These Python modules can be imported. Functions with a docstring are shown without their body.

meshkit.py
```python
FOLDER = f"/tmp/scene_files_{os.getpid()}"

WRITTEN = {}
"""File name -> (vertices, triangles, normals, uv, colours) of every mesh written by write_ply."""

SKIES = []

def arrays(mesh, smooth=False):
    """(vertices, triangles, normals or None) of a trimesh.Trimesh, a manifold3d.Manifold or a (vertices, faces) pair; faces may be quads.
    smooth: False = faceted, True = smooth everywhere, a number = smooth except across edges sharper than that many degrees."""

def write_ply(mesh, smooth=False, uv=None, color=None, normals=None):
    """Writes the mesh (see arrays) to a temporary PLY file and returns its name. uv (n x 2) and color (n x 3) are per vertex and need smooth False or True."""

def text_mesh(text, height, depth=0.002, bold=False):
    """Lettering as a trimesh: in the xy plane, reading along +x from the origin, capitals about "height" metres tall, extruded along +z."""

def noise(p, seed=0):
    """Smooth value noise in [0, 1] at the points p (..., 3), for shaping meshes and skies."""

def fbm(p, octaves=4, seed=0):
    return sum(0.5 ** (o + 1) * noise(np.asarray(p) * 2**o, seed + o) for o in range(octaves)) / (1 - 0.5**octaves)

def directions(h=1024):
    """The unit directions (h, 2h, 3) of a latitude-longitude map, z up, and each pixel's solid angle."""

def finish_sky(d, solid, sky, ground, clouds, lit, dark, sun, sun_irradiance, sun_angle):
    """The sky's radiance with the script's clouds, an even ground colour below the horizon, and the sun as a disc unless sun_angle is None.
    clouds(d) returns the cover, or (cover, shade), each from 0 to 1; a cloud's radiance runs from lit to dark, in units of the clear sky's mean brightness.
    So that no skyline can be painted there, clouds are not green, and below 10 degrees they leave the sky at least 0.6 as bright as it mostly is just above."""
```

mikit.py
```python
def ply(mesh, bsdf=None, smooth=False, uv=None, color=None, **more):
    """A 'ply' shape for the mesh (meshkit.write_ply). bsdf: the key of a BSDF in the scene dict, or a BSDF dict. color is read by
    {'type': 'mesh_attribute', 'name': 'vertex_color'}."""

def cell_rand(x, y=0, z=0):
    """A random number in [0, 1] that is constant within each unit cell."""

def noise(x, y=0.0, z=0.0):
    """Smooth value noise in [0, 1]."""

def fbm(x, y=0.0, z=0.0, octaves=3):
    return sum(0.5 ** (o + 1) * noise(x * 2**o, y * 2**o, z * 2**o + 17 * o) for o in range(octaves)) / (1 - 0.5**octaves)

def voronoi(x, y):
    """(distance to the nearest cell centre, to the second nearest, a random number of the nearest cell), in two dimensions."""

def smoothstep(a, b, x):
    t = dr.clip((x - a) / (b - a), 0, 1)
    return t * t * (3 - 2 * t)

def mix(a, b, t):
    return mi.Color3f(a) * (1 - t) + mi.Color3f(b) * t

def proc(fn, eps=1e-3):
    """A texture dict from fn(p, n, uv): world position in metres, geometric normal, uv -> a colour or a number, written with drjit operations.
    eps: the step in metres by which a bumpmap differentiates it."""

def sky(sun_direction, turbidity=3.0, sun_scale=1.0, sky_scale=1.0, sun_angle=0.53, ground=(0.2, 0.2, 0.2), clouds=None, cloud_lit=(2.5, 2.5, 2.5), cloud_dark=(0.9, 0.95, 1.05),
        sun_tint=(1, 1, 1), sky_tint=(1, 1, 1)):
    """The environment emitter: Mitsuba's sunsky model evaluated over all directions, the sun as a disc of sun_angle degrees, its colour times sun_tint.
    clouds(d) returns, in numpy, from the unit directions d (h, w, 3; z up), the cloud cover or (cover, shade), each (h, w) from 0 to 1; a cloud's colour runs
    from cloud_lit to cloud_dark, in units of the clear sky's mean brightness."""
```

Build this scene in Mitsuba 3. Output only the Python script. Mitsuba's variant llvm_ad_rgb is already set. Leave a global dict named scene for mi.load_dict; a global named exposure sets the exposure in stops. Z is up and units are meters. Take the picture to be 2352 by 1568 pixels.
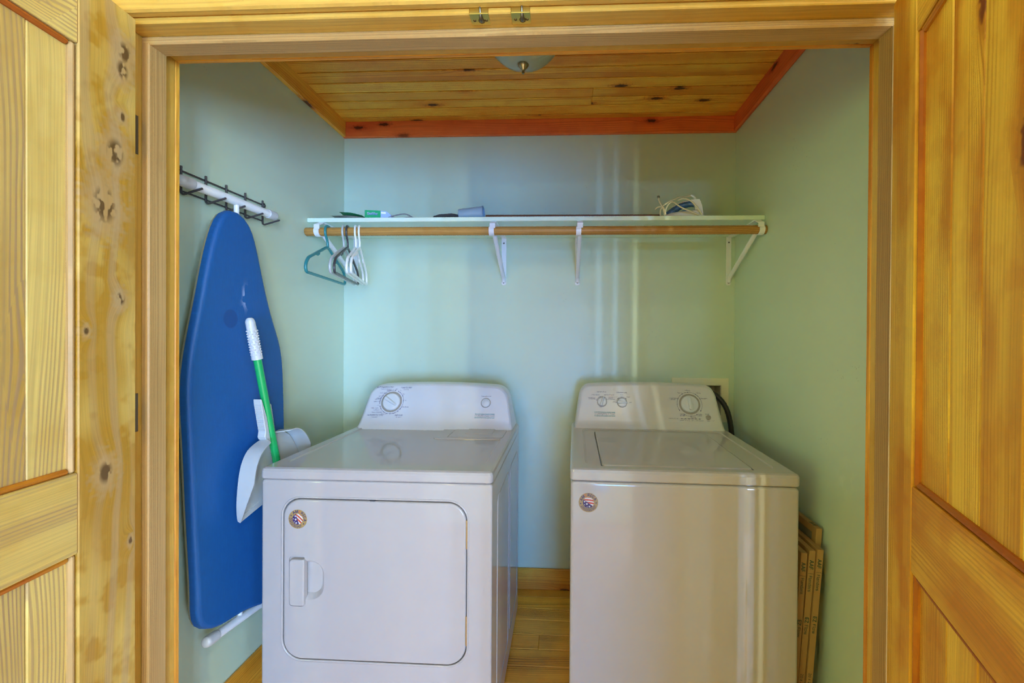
import math, random
import numpy as np
import trimesh, mapbox_earcut, manifold3d
from shapely.geometry import Polygon, box as sbox
import drjit as dr
import mitsuba as mi
import mikit, meshkit

# ------------------------------------------------------------------ camera, light, exposure
scene, labels = {}, {}
T = mi.ScalarTransform4f
FPX, PPX, PPY = 904.966, 1258.53, 777.86
YAW, PITCH, ROLL, EYE = 0.0418, 0.0053, 0.0065, (0.0, 0.0, 1.3342)
_cy, _sy, _cp, _sp = math.cos(YAW), math.sin(YAW), math.cos(PITCH), math.sin(PITCH)
_fw = np.array([-_sy * _cp, _cy * _cp, -_sp])
_r0 = np.array([_cy, _sy, 0.0])
_u0 = np.cross(_r0, _fw)
_up = -_r0 * math.sin(ROLL) + _u0 * math.cos(ROLL)
scene['camera'] = {'type': 'perspective', 'fov': math.degrees(2 * math.atan(2352 / (2 * FPX))), 'fov_axis': 'x',
                   'principal_point_offset_x': (1176 - PPX) / 2352, 'principal_point_offset_y': (784 - PPY) / 1568,
                   'near_clip': 0.02, 'far_clip': 50.0,
                   'to_world': T().look_at(origin=list(EYE), target=[float(a) for a in (np.array(EYE) + _fw)], up=[float(a) for a in _up])}
exposure = 0.22
LIGHT = {  # radiance of the unseen lamps and windows outside the closet
    'slits': (68, 112, 205),       # two unseen slit windows at the right, for strips on the washer
    'slit_rear': (120, 130, 95),   # unseen slit window, for the strip on the back wall
    'right': (13, 22, 34),         # unseen window in the right wall, for the left closet wall
    'rear': (4.6, 15.2, 40),       # unseen low rear window, for the blue on the back wall
    'left': (8.4, 11.6, 4.5),      # unseen window in the left wall, for the right closet wall
    'globe': (225, 420, 720),      # unseen flash-like light behind the camera
    'spot_a': (130, 125, 85),      # unseen ceiling spots, placed to light the closet
    'spot_b': (230, 215, 140),
    'spot_c': (260, 185, 40),
    'pendant': (560, 690, 640),    # unseen pendant globe, for the left wall
}


def area(rgb):
    return {'type': 'area', 'radiance': {'type': 'rgb', 'value': [float(x) for x in rgb]}}


# ------------------------------------------------------------------ helpers: keys and labels
def numbered(key):
    taken = lambda k: k in scene or k in labels or any(x.startswith(k + '__') for x in scene)
    if not taken(key):
        return key
    i = 1
    while taken('%s_%03d' % (key, i)):
        i += 1
    return '%s_%03d' % (key, i)


def lab(key, label=None, cat=None, group=None, kind=None):
    d = {}
    if label: d['label'] = label
    if cat: d['category'] = cat
    if group: d['group'] = group
    if kind: d['kind'] = kind
    labels[key] = d
    return key


def vf(m):
    if hasattr(m, 'to_mesh'):
        q = m.to_mesh()
        return np.asarray(q.vert_properties[:, :3], float), np.asarray(q.tri_verts, int)
    if isinstance(m, tuple):
        return np.asarray(m[0], float), np.asarray(m[1], int)
    return np.asarray(m.vertices, float), np.asarray(m.faces, int)


def join(*ms):
    vs, fs, o = [], [], 0
    for m in ms:
        v, f = vf(m)
        vs.append(v); fs.append(f + o); o += len(v)
    return np.vstack(vs), np.vstack(fs)


def xf(m, M):
    """the mesh under a 4x4 matrix"""
    v, f = vf(m)
    M = np.asarray(M, float)
    v = v @ M[:3, :3].T + M[:3, 3]
    if np.linalg.det(M[:3, :3]) < 0:
        f = f[:, ::-1]
    return v, f


def frame(O, ex, ey, ez):
    M = np.eye(4)
    M[:3, 0], M[:3, 1], M[:3, 2], M[:3, 3] = ex, ey, ez, O
    return M


def mv(x=0, y=0, z=0):
    return frame((x, y, z), (1, 0, 0), (0, 1, 0), (0, 0, 1))


def outward(m):
    v, f = vf(m)
    a, b, c = v[f[:, 0]], v[f[:, 1]], v[f[:, 2]]
    if (np.einsum('ij,ij->i', a, np.cross(b, c))).sum() < 0:
        f = f[:, ::-1]
    return v, f


def add(name, m, bsdf, smooth=False, uv=None, parent=None, **more):
    key = numbered((parent + '__' if parent else '') + name)
    v, f = vf(m)
    scene[key] = mikit.ply(trimesh.Trimesh(v, f, process=False), bsdf, smooth=smooth, uv=uv, **more)
    return key


# ------------------------------------------------------------------ helpers: shapes
def ear(rings):
    pts = np.vstack(rings).astype(np.float64)
    ends = np.cumsum([len(r) for r in rings]).astype(np.uint32)
    return mapbox_earcut.triangulate_float64(pts, ends).reshape(-1, 3).astype(int)


def rrect(a0, a1, b0, b1, r, n=6):
    rs = (r, r, r, r) if np.isscalar(r) else r   # bottom-left, bottom-right, top-right, top-left
    out = []
    for (cx, cy, s, q) in ((a0, b0, 180, rs[0]), (a1, b0, 270, rs[1]), (a1, b1, 0, rs[2]), (a0, b1, 90, rs[3])):
        ox = cx + (q if cx == a0 else -q); oy = cy + (q if cy == b0 else -q)
        for k in range(n + 1):
            t = math.radians(s + 90 * k / n)
            out.append((ox + q * math.cos(t), oy + q * math.sin(t)))
    return np.array(out)


def inset(p, d):
    a = p - np.roll(p, 1, 0); b = np.roll(p, -1, 0) - p
    la = np.linalg.norm(a, axis=1, keepdims=True); lb = np.linalg.norm(b, axis=1, keepdims=True)
    a = np.where(la > 1e-9, a / np.maximum(la, 1e-9), b / np.maximum(lb, 1e-9)); b = np.where(lb > 1e-9, b / np.maximum(lb, 1e-9), a)
    na, nb = np.stack([-a[:, 1], a[:, 0]], 1), np.stack([-b[:, 1], b[:, 0]], 1)
    m = na + nb
    m /= np.maximum(np.linalg.norm(m, axis=1, keepdims=True), 1e-9)
    return p + m * d / np.maximum((m * na).sum(1, keepdims=True), 0.5)


def layered(poly, layers, cap0=True, cap1=True):
    """rings of the outline: layers = [(inset, height), ...]"""
    p = np.asarray(poly, float)
    if Polygon(p).exterior.is_ccw is False:
        p = p[::-1]
    n, vs, fs = len(p), [], []
    for d, c in layers:
        q = inset(p, d) if d else p
        vs.append(np.column_stack([q, np.full(n, c)]))
    i = np.arange(n); j = (i + 1) % n
    for k in range(len(layers) - 1):
        a, b = k * n, (k + 1) * n
        fs.append(np.stack([a + i, a + j, b + j], 1)); fs.append(np.stack([a + i, b + j, b + i], 1))
    if cap0:
        fs.append(ear([vs[0][:, :2]])[:, ::-1])
    if cap1:
        fs.append(ear([vs[-1][:, :2]]) + (len(layers) - 1) * n)
    return outward((np.vstack(vs), np.vstack(fs)))


def slab(poly, c0, c1, r0=0.003, r1=0.0, seg=3):
    """plate between heights c0 and c1 with edges rounded by r0 at c0 and r1 at c1"""
    L = []
    s = 1 if c1 > c0 else -1
    if r0 > 0:
        L += [(r0 * (1 - math.sin(t)), c0 + s * r0 * (1 - math.cos(t))) for t in np.linspace(0, math.pi / 2, seg + 1)]
    else:
        L += [(0, c0)]
    if r1 > 0:
        L += [(r1 * (1 - math.cos(t)), c1 - s * r1 * (1 - math.sin(t))) for t in np.linspace(0, math.pi / 2, seg + 1)]
    else:
        L += [(0, c1)]
    return layered(poly, L)


XZ = lambda y0=0, s=1: frame((0, y0, 0), (1, 0, 0), (0, 0, 1), (0, s, 0))      # (a,b,c) -> x=a, z=b, y=y0+s*c
YZ = lambda x0=0, s=1: frame((x0, 0, 0), (0, 1, 0), (0, 0, 1), (s, 0, 0))


def cbox(x0, x1, y0, y1, z0, z1, b=0.002):
    P = []
    for x, sx in ((x0, 1), (x1, -1)):
        for y, sy in ((y0, 1), (y1, -1)):
            for z, sz in ((z0, 1), (z1, -1)):
                P += [(x + sx * b, y + sy * b, z), (x + sx * b, y, z + sz * b), (x, y + sy * b, z + sz * b)]
    h = trimesh.convex.convex_hull(np.array(P))
    return np.asarray(h.vertices, float), np.asarray(h.faces, int)


def explode(m):
    v, f = vf(m)
    return v[f.reshape(-1)], np.arange(f.size).reshape(-1, 3)


def grain(m, axis, seed=0.0):
    """the mesh with its faces apart, and uv in metres: u along the grain, v across it"""
    v, f = explode(m)
    n = np.cross(v[f[:, 1]] - v[f[:, 0]], v[f[:, 2]] - v[f[:, 0]])
    n = np.repeat(np.abs(n) / np.maximum(np.linalg.norm(n, axis=1, keepdims=True), 1e-12), 3, 0)
    o = [k for k in range(3) if k != axis]
    u, w = v[:, axis].copy(), v[:, o[0]] + v[:, o[1]]
    end = n[:, axis] > 0.9
    u[end] = v[end][:, o[0]] * 0.3
    w[end] = v[end][:, o[1]]
    return (v, f), np.column_stack([u + seed * 3.17, w + 10 * round(seed * 7)])


def board(name, x0, x1, y0, y1, z0, z1, axis, bsdf, seed=0.0, b=0.002, parent=None, M=None):
    m, uv = grain(cbox(x0, x1, y0, y1, z0, z1, b), axis, seed)
    if M is not None:
        m = xf(m, M)
    return add(name, m, bsdf, uv=uv, parent=parent)


def tube(path, r, n=10, closed=False, caps=True, flat=None):
    P = np.asarray(path, float)
    R = np.broadcast_to(np.asarray(r, float), (len(P),))
    t = (np.roll(P, -1, 0) - np.roll(P, 1, 0)) if closed else np.gradient(P, axis=0)
    t /= np.maximum(np.linalg.norm(t, axis=1, keepdims=True), 1e-12)
    a = np.cross(t[0], [0, 0, 1] if abs(t[0][2]) < 0.9 else [1, 0, 0]); a /= np.linalg.norm(a)
    A = []
    for k in range(len(P)):
        a = a - t[k] * (a @ t[k]); a /= np.linalg.norm(a)
        A.append(a)
    A = np.array(A); B = np.cross(t, A)
    th = np.arange(n) * 2 * math.pi / n
    v = (P[:, None] + R[:, None, None] * (np.cos(th)[None, :, None] * A[:, None] + np.sin(th)[None, :, None] * B[:, None])).reshape(-1, 3)
    f = []
    m = len(P)
    i = np.arange(n); j = (i + 1) % n
    for k in range(m if closed else m - 1):
        a0, b0 = k * n, ((k + 1) % m) * n
        f += [np.stack([a0 + i, a0 + j, b0 + j], 1), np.stack([a0 + i, b0 + j, b0 + i], 1)]
    if not closed and caps:
        v = np.vstack([v, P[0], P[-1]])
        f += [np.stack([j, i, 0 * i + m * n], 1), np.stack([(m - 1) * n + i, (m - 1) * n + j, 0 * i + m * n + 1], 1)]
    return outward((v, np.vstack(f)))


def spline(pts, n=40, closed=False):
    from scipy.interpolate import splprep, splev
    p = np.asarray(pts, float)
    if closed:
        p = np.vstack([p, p[:1]])
    tck, _ = splprep(p.T, s=0, per=closed, k=min(3, len(p) - 1))
    q = np.array(splev(np.linspace(0, 1, n + (1 if closed else 0)), tck)).T
    return q[:-1] if closed else q


def lathe(profile, n=32):
    m = trimesh.creation.revolve(np.asarray(profile, float), sections=n)
    return outward((m.vertices, m.faces))


def man(m):
    v, f = vf(m)
    q = trimesh.Trimesh(v, f, process=True)
    return manifold3d.Manifold(manifold3d.Mesh(np.asarray(q.vertices, np.float32), np.asarray(q.faces, np.uint32)))


def ring2d(outer, holes, c0, c1):
    """a flat plate with holes"""
    g = Polygon(outer, holes)
    m = trimesh.creation.extrude_polygon(g, c1 - c0, engine='earcut')
    v, f = vf(m)
    return v + [0, 0, c0], f


def flat(polys, depth=0.0003):
    return join(*[layered(np.asarray(p), [(0, 0), (0, depth)]) for p in polys])


_text = {}
def text(s, h, align='c', depth=0.0003, bold=False):
    if (s, bold) not in _text:
        m = meshkit.text_mesh(s, 1.0, 1.0, bold)
        _text[(s, bold)] = vf(m)
    v, f = _text[(s, bold)]
    v = v * [h, h, depth]
    w = v[:, 0].max()
    v = v - [{'c': w / 2, 'l': 0, 'r': w}[align], h / 2, 0]
    return v, f


# ------------------------------------------------------------------ materials
noise, fbm, voronoi, smoothstep, mix, cell_rand = mikit.noise, mikit.fbm, mikit.voronoi, mikit.smoothstep, mikit.mix, mikit.cell_rand


def wood(key, light, dark, late, knot, rings=150.0, warp=0.02, blotch=0.6, lateness=0.6, amount=0.35, rough=0.42, knots=(), spec=0.3, mottle=0.5, ksize=1.0, tones=0.6):
    """pine: u along the grain; knots = explicit (u, v, radius) in the board's own metres"""
    def fn(p, n, uv):
        u, v = uv.x, uv.y
        tone = cell_rand(dr.floor(v / 10 + .5), 5, 7)              # one tone for each board
        d, _, r = voronoi(u * 2.6, v * 8.5)
        on = smoothstep(1 - amount, 1 - amount + 0.02, r) if amount > 0 else mi.Float(0)
        rag = .7 + .6 * noise(u * 150, v * 150)
        k = on * smoothstep(.115 * ksize, .055 * ksize, d * rag)
        ringk = on * smoothstep(.19 * ksize, .13 * ksize, d * rag)
        halo = on * dr.exp(-dr.square(d / (.27 * ksize)))
        for (ku, kv, kr) in knots:
            q = dr.sqrt(dr.square((u - ku) / (1.7 * kr)) + dr.square((v - kv) / kr))
            k = dr.maximum(k, smoothstep(1.05, .35, q) * smoothstep(.40, .58, fbm(u * 70, v * 140, 3, 2) + .10 * smoothstep(.6, .0, q)))
            ringk = dr.maximum(ringk, .75 * smoothstep(2.3, .9, q * rag))
            halo = dr.maximum(halo, dr.exp(-dr.square(q / 2.4)))
        w = v + warp * (fbm(u * 1.1, v * 3.2, 0, 2) - 0.5) * 2 + .0035 * (noise(u * 9, v * 30) - .5) + halo * 0.020
        ph = w * rings + 2.2 * noise(w * rings * .31, u * .6)
        wave = .5 + .5 * dr.sin(6.2832 * ph)
        zone = smoothstep(.30, .62, noise(w * 21 + 3, u * .8))
        line = smoothstep(.35, .95, wave) * (.25 + .75 * zone)
        wide = smoothstep(.55, .70, noise(w * rings * .16 + 31, u * .45))
        bl = smoothstep(.34, .66, fbm(u * 3.0, v * 10.0, 5, 3)) * blotch
        mot = smoothstep(.45, .75, fbm(u * 26, v * 34, 2, 3)) * mottle
        fib = noise(w * 1100, u * 11)
        c = mix(light, dark, dr.minimum(.55 * tones * tone + .75 * bl + .40 * mot + .25 * wide * blotch + .55 * halo, 1.0))
        c = mix(c, late, dr.minimum(lateness * (line + .35 * wide), .95))
        c = c * (0.90 + 0.20 * fib) * (1 - tones * .22 * (tone - .3))
        c = mix(c, late, .65 * dr.minimum(ringk, 1.0))
        return mix(c, knot, dr.minimum(k, 0.92))
    WOODS[key] = fn
    scene[key] = {'type': 'principled', 'base_color': mikit.proc(fn), 'roughness': rough, 'specular': spec}
    return key


def plain(key, rgb, rough=0.5, spec=0.5, metallic=0.0, coat=0.0, two=False, **more):
    d = {'type': 'principled', 'base_color': {'type': 'rgb', 'value': list(rgb)}, 'roughness': rough, 'metallic': metallic}
    if not metallic:
        d['specular'] = spec
    if coat:
        d['clearcoat'] = coat; d['clearcoat_gloss'] = 0.95
    d.update(more)
    scene[key] = {'type': 'twosided', 'bsdf': d} if two else d
    return key


WOODS = {}
L_STILE = [(1.940, .026, .015), (1.900, .030, .014), (1.717, .045, .020), (1.600, .066, .026), (1.41, .033, .010), (1.047, .064, .016), (.88, .012, .006), (1.34, .10, .006), (1.80, .03, .007)]
wood('pine_door_left', (.66, .46, .110), (.40, .20, .018), (.40, .27, .13), (.085, .040, .010), rings=26, warp=.03, blotch=.8, lateness=.45, amount=0.0, knots=L_STILE, mottle=1.0)
wood('pine_panel_left', (.60, .43, .12), (.44, .25, .035), (.32, .19, .08), (.085, .040, .012), rings=145, warp=.045, blotch=.6, lateness=.70, amount=.25, mottle=.3)
wood('pine_door_right', (.82, .54, .058), (.52, .19, .010), (.44, .18, .014), (.14, .03, .008), rings=120, warp=.03, blotch=.85, lateness=.55, amount=.16, mottle=.4, ksize=.8)
wood('pine_moulding', (.50, .20, .012), (.34, .08, .006), (.26, .06, .006), (.10, .02, .005), rings=150, warp=.02, blotch=.8, lateness=.5, amount=.3)
wood('pine_frame', (.62, .41, .09), (.50, .26, .03), (.42, .22, .04), (.12, .05, .015), rings=95, warp=.02, blotch=.6, lateness=.40, amount=.12, ksize=.7)
wood('pine_frame_pale', (.46, .28, .10), (.38, .215, .065), (.28, .155, .05), (.14, .07, .03), rings=170, warp=.010, blotch=.4, lateness=.55, amount=.03, mottle=.2, ksize=.6)
wood('pine_ceiling', (.86, .56, .085), (.72, .31, .032), (.50, .16, .018), (.045, .012, .006), rings=110, warp=.035, blotch=.75, lateness=.5, amount=.30, rough=.4, ksize=.85, tones=1.0)
wood('pine_ceiling_trim', (.72, .175, .042), (.55, .09, .024), (.40, .055, .018), (.05, .010, .006), rings=70, warp=.03, blotch=.6, lateness=.4, amount=.35, rough=.4, ksize=.7)
wood('pine_skirting', (.70, .36, .04), (.50, .19, .015), (.38, .12, .012), (.10, .03, .008), rings=90, warp=.03, blotch=.8, lateness=.45, amount=.45, ksize=.8)
wood('floor_board', (.90, .50, .06), (.74, .32, .026), (.34, .12, .012), (.05, .02, .008), rings=120, warp=.05, blotch=.7, lateness=.6, amount=.10, rough=.35, ksize=.6)
wood('rod_wood', (.54, .30, .085), (.42, .19, .04), (.27, .11, .022), (.12, .05, .02), rings=85, warp=.02, blotch=.5, lateness=.6, amount=.06, rough=.45, ksize=.5)
wood('room_pine', (.62, .42, .17), (.50, .30, .09), (.42, .24, .07), (.14, .05, .02), rings=30, warp=.03, blotch=.6, lateness=.35, amount=.2)


def paint(p, n, uv):
    c = mix((.475, .585, .455), (.51, .62, .485), fbm(p.x * 1.7 + 3, p.y * 1.7, p.z * 1.7, 2))
    q = dr.square((p.y - 1.267) / .035) + dr.square((p.z - .895) / .05)      # a filled and scuffed patch on the right wall
    scuff = dr.select(p.x > .87, dr.exp(-q * 1.4), 0) * smoothstep(.45, .7, fbm(p.y * 60, p.z * 25, 3, 3))
    specks = smoothstep(.992, .996, cell_rand(p.x * 420, p.y * 420, p.z * 420)) * smoothstep(.78, .86, noise(p.x * 9, p.y * 9, p.z * 9))
    c = mix(c, (.60, .70, .58), scuff * .5)
    return mix(c, (.12, .14, .11), specks * .5)


scene['wall_paint'] = {'type': 'bumpmap', 'scale': 1.0, 'tex': mikit.proc(lambda p, n, uv: .00025 * fbm(p.x * 45, p.y * 45, p.z * 45, 2), eps=4e-3),
                       'bsdf': {'type': 'principled', 'base_color': mikit.proc(paint), 'roughness': .34, 'specular': .5}}
plain('groove_red', (.30, .05, .02), .6)
plain('shelf_paint', (.64, .78, .66), .4)
plain('enamel', (.35, .33, .315), .07, .55)
plain('enamel_warm_lit', (.39, .365, .33), .07, .55)  # white enamel with the warm light on the washer put into it
plain('console_plastic', (.55, .55, .56), .24, .5, coat=.3)
plain('console_plastic_warm_lit', (.53, .515, .48), .24, .5, coat=.3)  # console white, tinted for the warm light on the washer
plain('knob_white', (.56, .57, .56), .25)
plain('knob_ring', (.26, .23, .19), .35)
plain('ink', (.035, .03, .10), .5)
plain('ink_teal', (.05, .20, .22), .5)
plain('ink_grey', (.16, .16, .18), .5)
plain('gap_dark', (.02, .02, .022), .7)
plain('hinge_tan', (.42, .30, .14), .35, metallic=.7)
plain('brass', (.62, .50, .14), .3, metallic=1.0)
plain('brass_dark', (.20, .14, .05), .4, metallic=1.0)
plain('steel_dark', (.20, .19, .17), .35, metallic=1.0)
plain('nickel', (.45, .38, .26), .25, metallic=1.0)
plain('wire_black', (.045, .04, .045), .4)
plain('white_plastic', (.50, .51, .52), .3)
plain('white_metal', (.78, .80, .83), .35)
plain('bracket_white', (.74, .75, .78), .35)
plain('screw_dark', (.07, .06, .06), .5)
plain('pan_plastic', (.44, .46, .45), .42)
plain('broom_green', (.008, .33, .085), .25, coat=.4)
plain('hanger_teal', (.02, .20, .22), .22, coat=.5)
plain('hanger_grey', (.45, .48, .48), .25, coat=.5)
plain('hanger_black', (.045, .045, .05), .25, coat=.5)
plain('hanger_white', (.82, .84, .84), .25, coat=.5)
plain('packet_green', (.015, .34, .14), .45)
plain('packet_blue', (.34, .48, .78), .45)
plain('packet_grey', (.35, .36, .33), .4, two=True)
plain('packet_green_film', (.02, .25, .10), .35, two=True)
plain('print_white', (.85, .88, .9), .5)
plain('print_blue', (.05, .10, .42), .5)
plain('iron_blue', (.045, .13, .30), .25, coat=.4)
plain('iron_white', (.76, .78, .80), .3)
plain('cord_cream', (.62, .60, .46), .5)
plain('pole_brown', (.12, .05, .03), .35)
plain('cloth_dark', (.035, .035, .04), .8)
plain('outlet_cream', (.70, .68, .50), .45)
plain('outlet_grey', (.40, .38, .30), .5)
plain('rubber_black', (.02, .018, .018), .45)
plain('hose_print', (.45, .44, .40), .5)
plain('card_tan', (.32, .18, .055), .6)
plain('card_dark', (.10, .06, .025), .7)
plain('filter_mesh', (.16, .15, .10), .8)
plain('card_ink', (.03, .05, .02), .6)
plain('sticker_gold', (.27, .185, .07), .4)
plain('sticker_navy', (.03, .015, .085), .5)
plain('sticker_red', (.42, .05, .02), .5)
plain('sticker_orange', (.44, .10, .03), .5)
plain('sticker_white', (.50, .50, .47), .5)
plain('bounce_cream', (.72, .62, .42), .9)
plain('board_edge_shade', (.22, .21, .13), .6)  # olive board edge, the shadow beside it put into the colour
plain('room_trim', (.55, .52, .45), .5)
plain('room_plaster', (.62, .55, .42), .6)
plain('lamp_white', (.9, .9, .85), .5)
scene['cup_plastic'] = {'type': 'principled', 'base_color': {'type': 'rgb', 'value': [.22, .32, .43]}, 'roughness': .25, 'specular': .5}
scene['bowl_glass'] = {'type': 'blendbsdf', 'weight': .55, 'first': {'type': 'dielectric', 'int_ior': 1.5},  # pale silver mixed in, standing for bright reflections in the glass
                       'second': {'type': 'twosided', 'bsdf': {'type': 'principled', 'base_color': {'type': 'rgb', 'value': [.74, .84, .78]}, 'roughness': .14, 'metallic': .3}}}
scene['clear_film'] = {'type': 'thindielectric', 'int_ior': 2.0, 'specular_transmittance': {'type': 'rgb', 'value': [.88, .90, .80]}}


def cover_blue(p, n, uv):
    weave = .9 + .2 * cell_rand(p.y * 900, p.z * 900, 1) * noise(p.y * 700, p.z * 60)
    c = mi.Color3f(.006, .080, .27) * weave
    q = dr.sqrt(dr.square((p.y - 1.232) / .027) + dr.square((p.z - 1.386) / .030))
    c = mix(c, (.006, .050, .19), .75 * smoothstep(1.08, .92, q))               # round darker mark, the print of a hole in the board
    m = smoothstep(.62, .70, noise(p.y * 130, p.z * 55)) * dr.exp(-dr.square((p.y - 1.29) / .012) - dr.square((p.z - 1.46) / .03))
    return mix(c, (.40, .50, .75), .8 * m)


scene['ironing_cover'] = {'type': 'principled', 'base_color': mikit.proc(cover_blue), 'roughness': .55, 'sheen': .4, 'specular': .4}

# ------------------------------------------------------------------ the setting
XL, XR, YB, ZC = -1.1904, 0.8784, 2.0787, 2.478
YF, YI = 0.855, 0.975                                  # room face and closet face of the front wall
RX0, RX1, RY0, RZ = -2.7, 3.5, -3.7, 2.62              # the room behind the camera
JL, JR, JZ = -1.003, 0.731, 2.036                      # jamb faces
SL, SR, SZ = -0.9836, 0.7123, 2.018                    # stop faces
STRUCT = dict(kind='structure')


def struct(name, m, bsdf, label, cat, **k):
    key = add(name, m, bsdf, **k)
    lab(key, label, cat, **STRUCT)
    return key


# floor
m, uv = grain(cbox(RX0 - .1, RX1 + .1, RY0 - .1, YB + .1, -.06, -.004), 0, 3)
struct('floor', m, 'floor_board', 'brown wood plank floor between the dryer and the washer', 'floor', uv=uv)
edges = [2.0787, 2.010, 1.923, 1.845, 1.755, 1.672, 1.585, 1.505] + [1.505 - .0835 * k for k in range(1, 9)]
rng = random.Random(5)
for i in range(len(edges) - 1):
    y1, y0 = edges[i], edges[i + 1]
    cut = -.103 if i == 4 else rng.choice([-.75, -.55, .35, .6])
    for a, b in ((XL, cut), (cut, XR)):
        board('plank', a + .0006, b - .0006, y0 + .0007, y1 - .0007, -.004, rng.uniform(-.0006, .0006), 0, 'floor_board', seed=rng.uniform(0, 40), b=.0018, parent='floor')

# closet walls
OX0, OX1, OZ0, OZ1 = .596, .812, .935, 1.088           # hole of the washer's supply box
hole = [(OX0, OZ0), (OX1, OZ0), (OX1, OZ1), (OX0, OZ1)]
struct('wall_back', xf(ring2d([(XL - .1, -.05), (XR + .1, -.05), (XR + .1, 2.6), (XL - .1, 2.6)], [hole], 0, .1), XZ(YB)), 'wall_paint', 'sage green painted back wall of the closet', 'wall')
struct('wall_left', cbox(XL - .1, XL, YI - .02, YB, -.05, 2.6, .001), 'wall_paint', 'sage green side wall behind the ironing board', 'wall')
struct('wall_right', cbox(XR, XR + .1, YI - .02, YB, -.05, 2.6, .001), 'wall_paint', 'sage green side wall beside the washer', 'wall')
fw_ = [(RX0, -.05), (JL - .02, -.05), (JL - .02, JZ + .02), (JR + .02, JZ + .02), (JR + .02, -.05), (RX1, -.05), (RX1, RZ), (RX0, RZ)]
struct('wall_front', outward(xf(layered(fw_, [(0, YF), (0, YI)]), XZ())), 'room_plaster', 'plastered wall around the closet door opening', 'wall')

# closet ceiling
struct('ceiling', cbox(XL - .1, XR + .1, YI - .02, YB + .05, ZC + .0102, ZC + .08, .001), 'groove_red', 'red-stained tongue and groove pine ceiling of the closet', 'ceiling')
ce = [YB, 2.024, 1.950, 1.883, 1.817, 1.746, 1.672, 1.602] + [1.602 - .0705 * k for k in range(1, 10)]
rng = random.Random(9)
for i in range(len(ce) - 1):
    y1, y0 = ce[i], ce[i + 1]
    cuts = [XL, XR]
    if i in (2, 3): cuts = [XL, .124, XR]
    if i == 8: cuts = [XL, -.31, XR]
    for a, b in zip(cuts[:-1], cuts[1:]):
        board('plank', a + .0004, b - .0004, y0 + .0032, y1 - .0032, ZC - .006, ZC + .010, 0, 'pine_ceiling', seed=rng.uniform(0, 60), b=.0022, parent='ceiling')
TT, TB = .019, 2.3913
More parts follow.
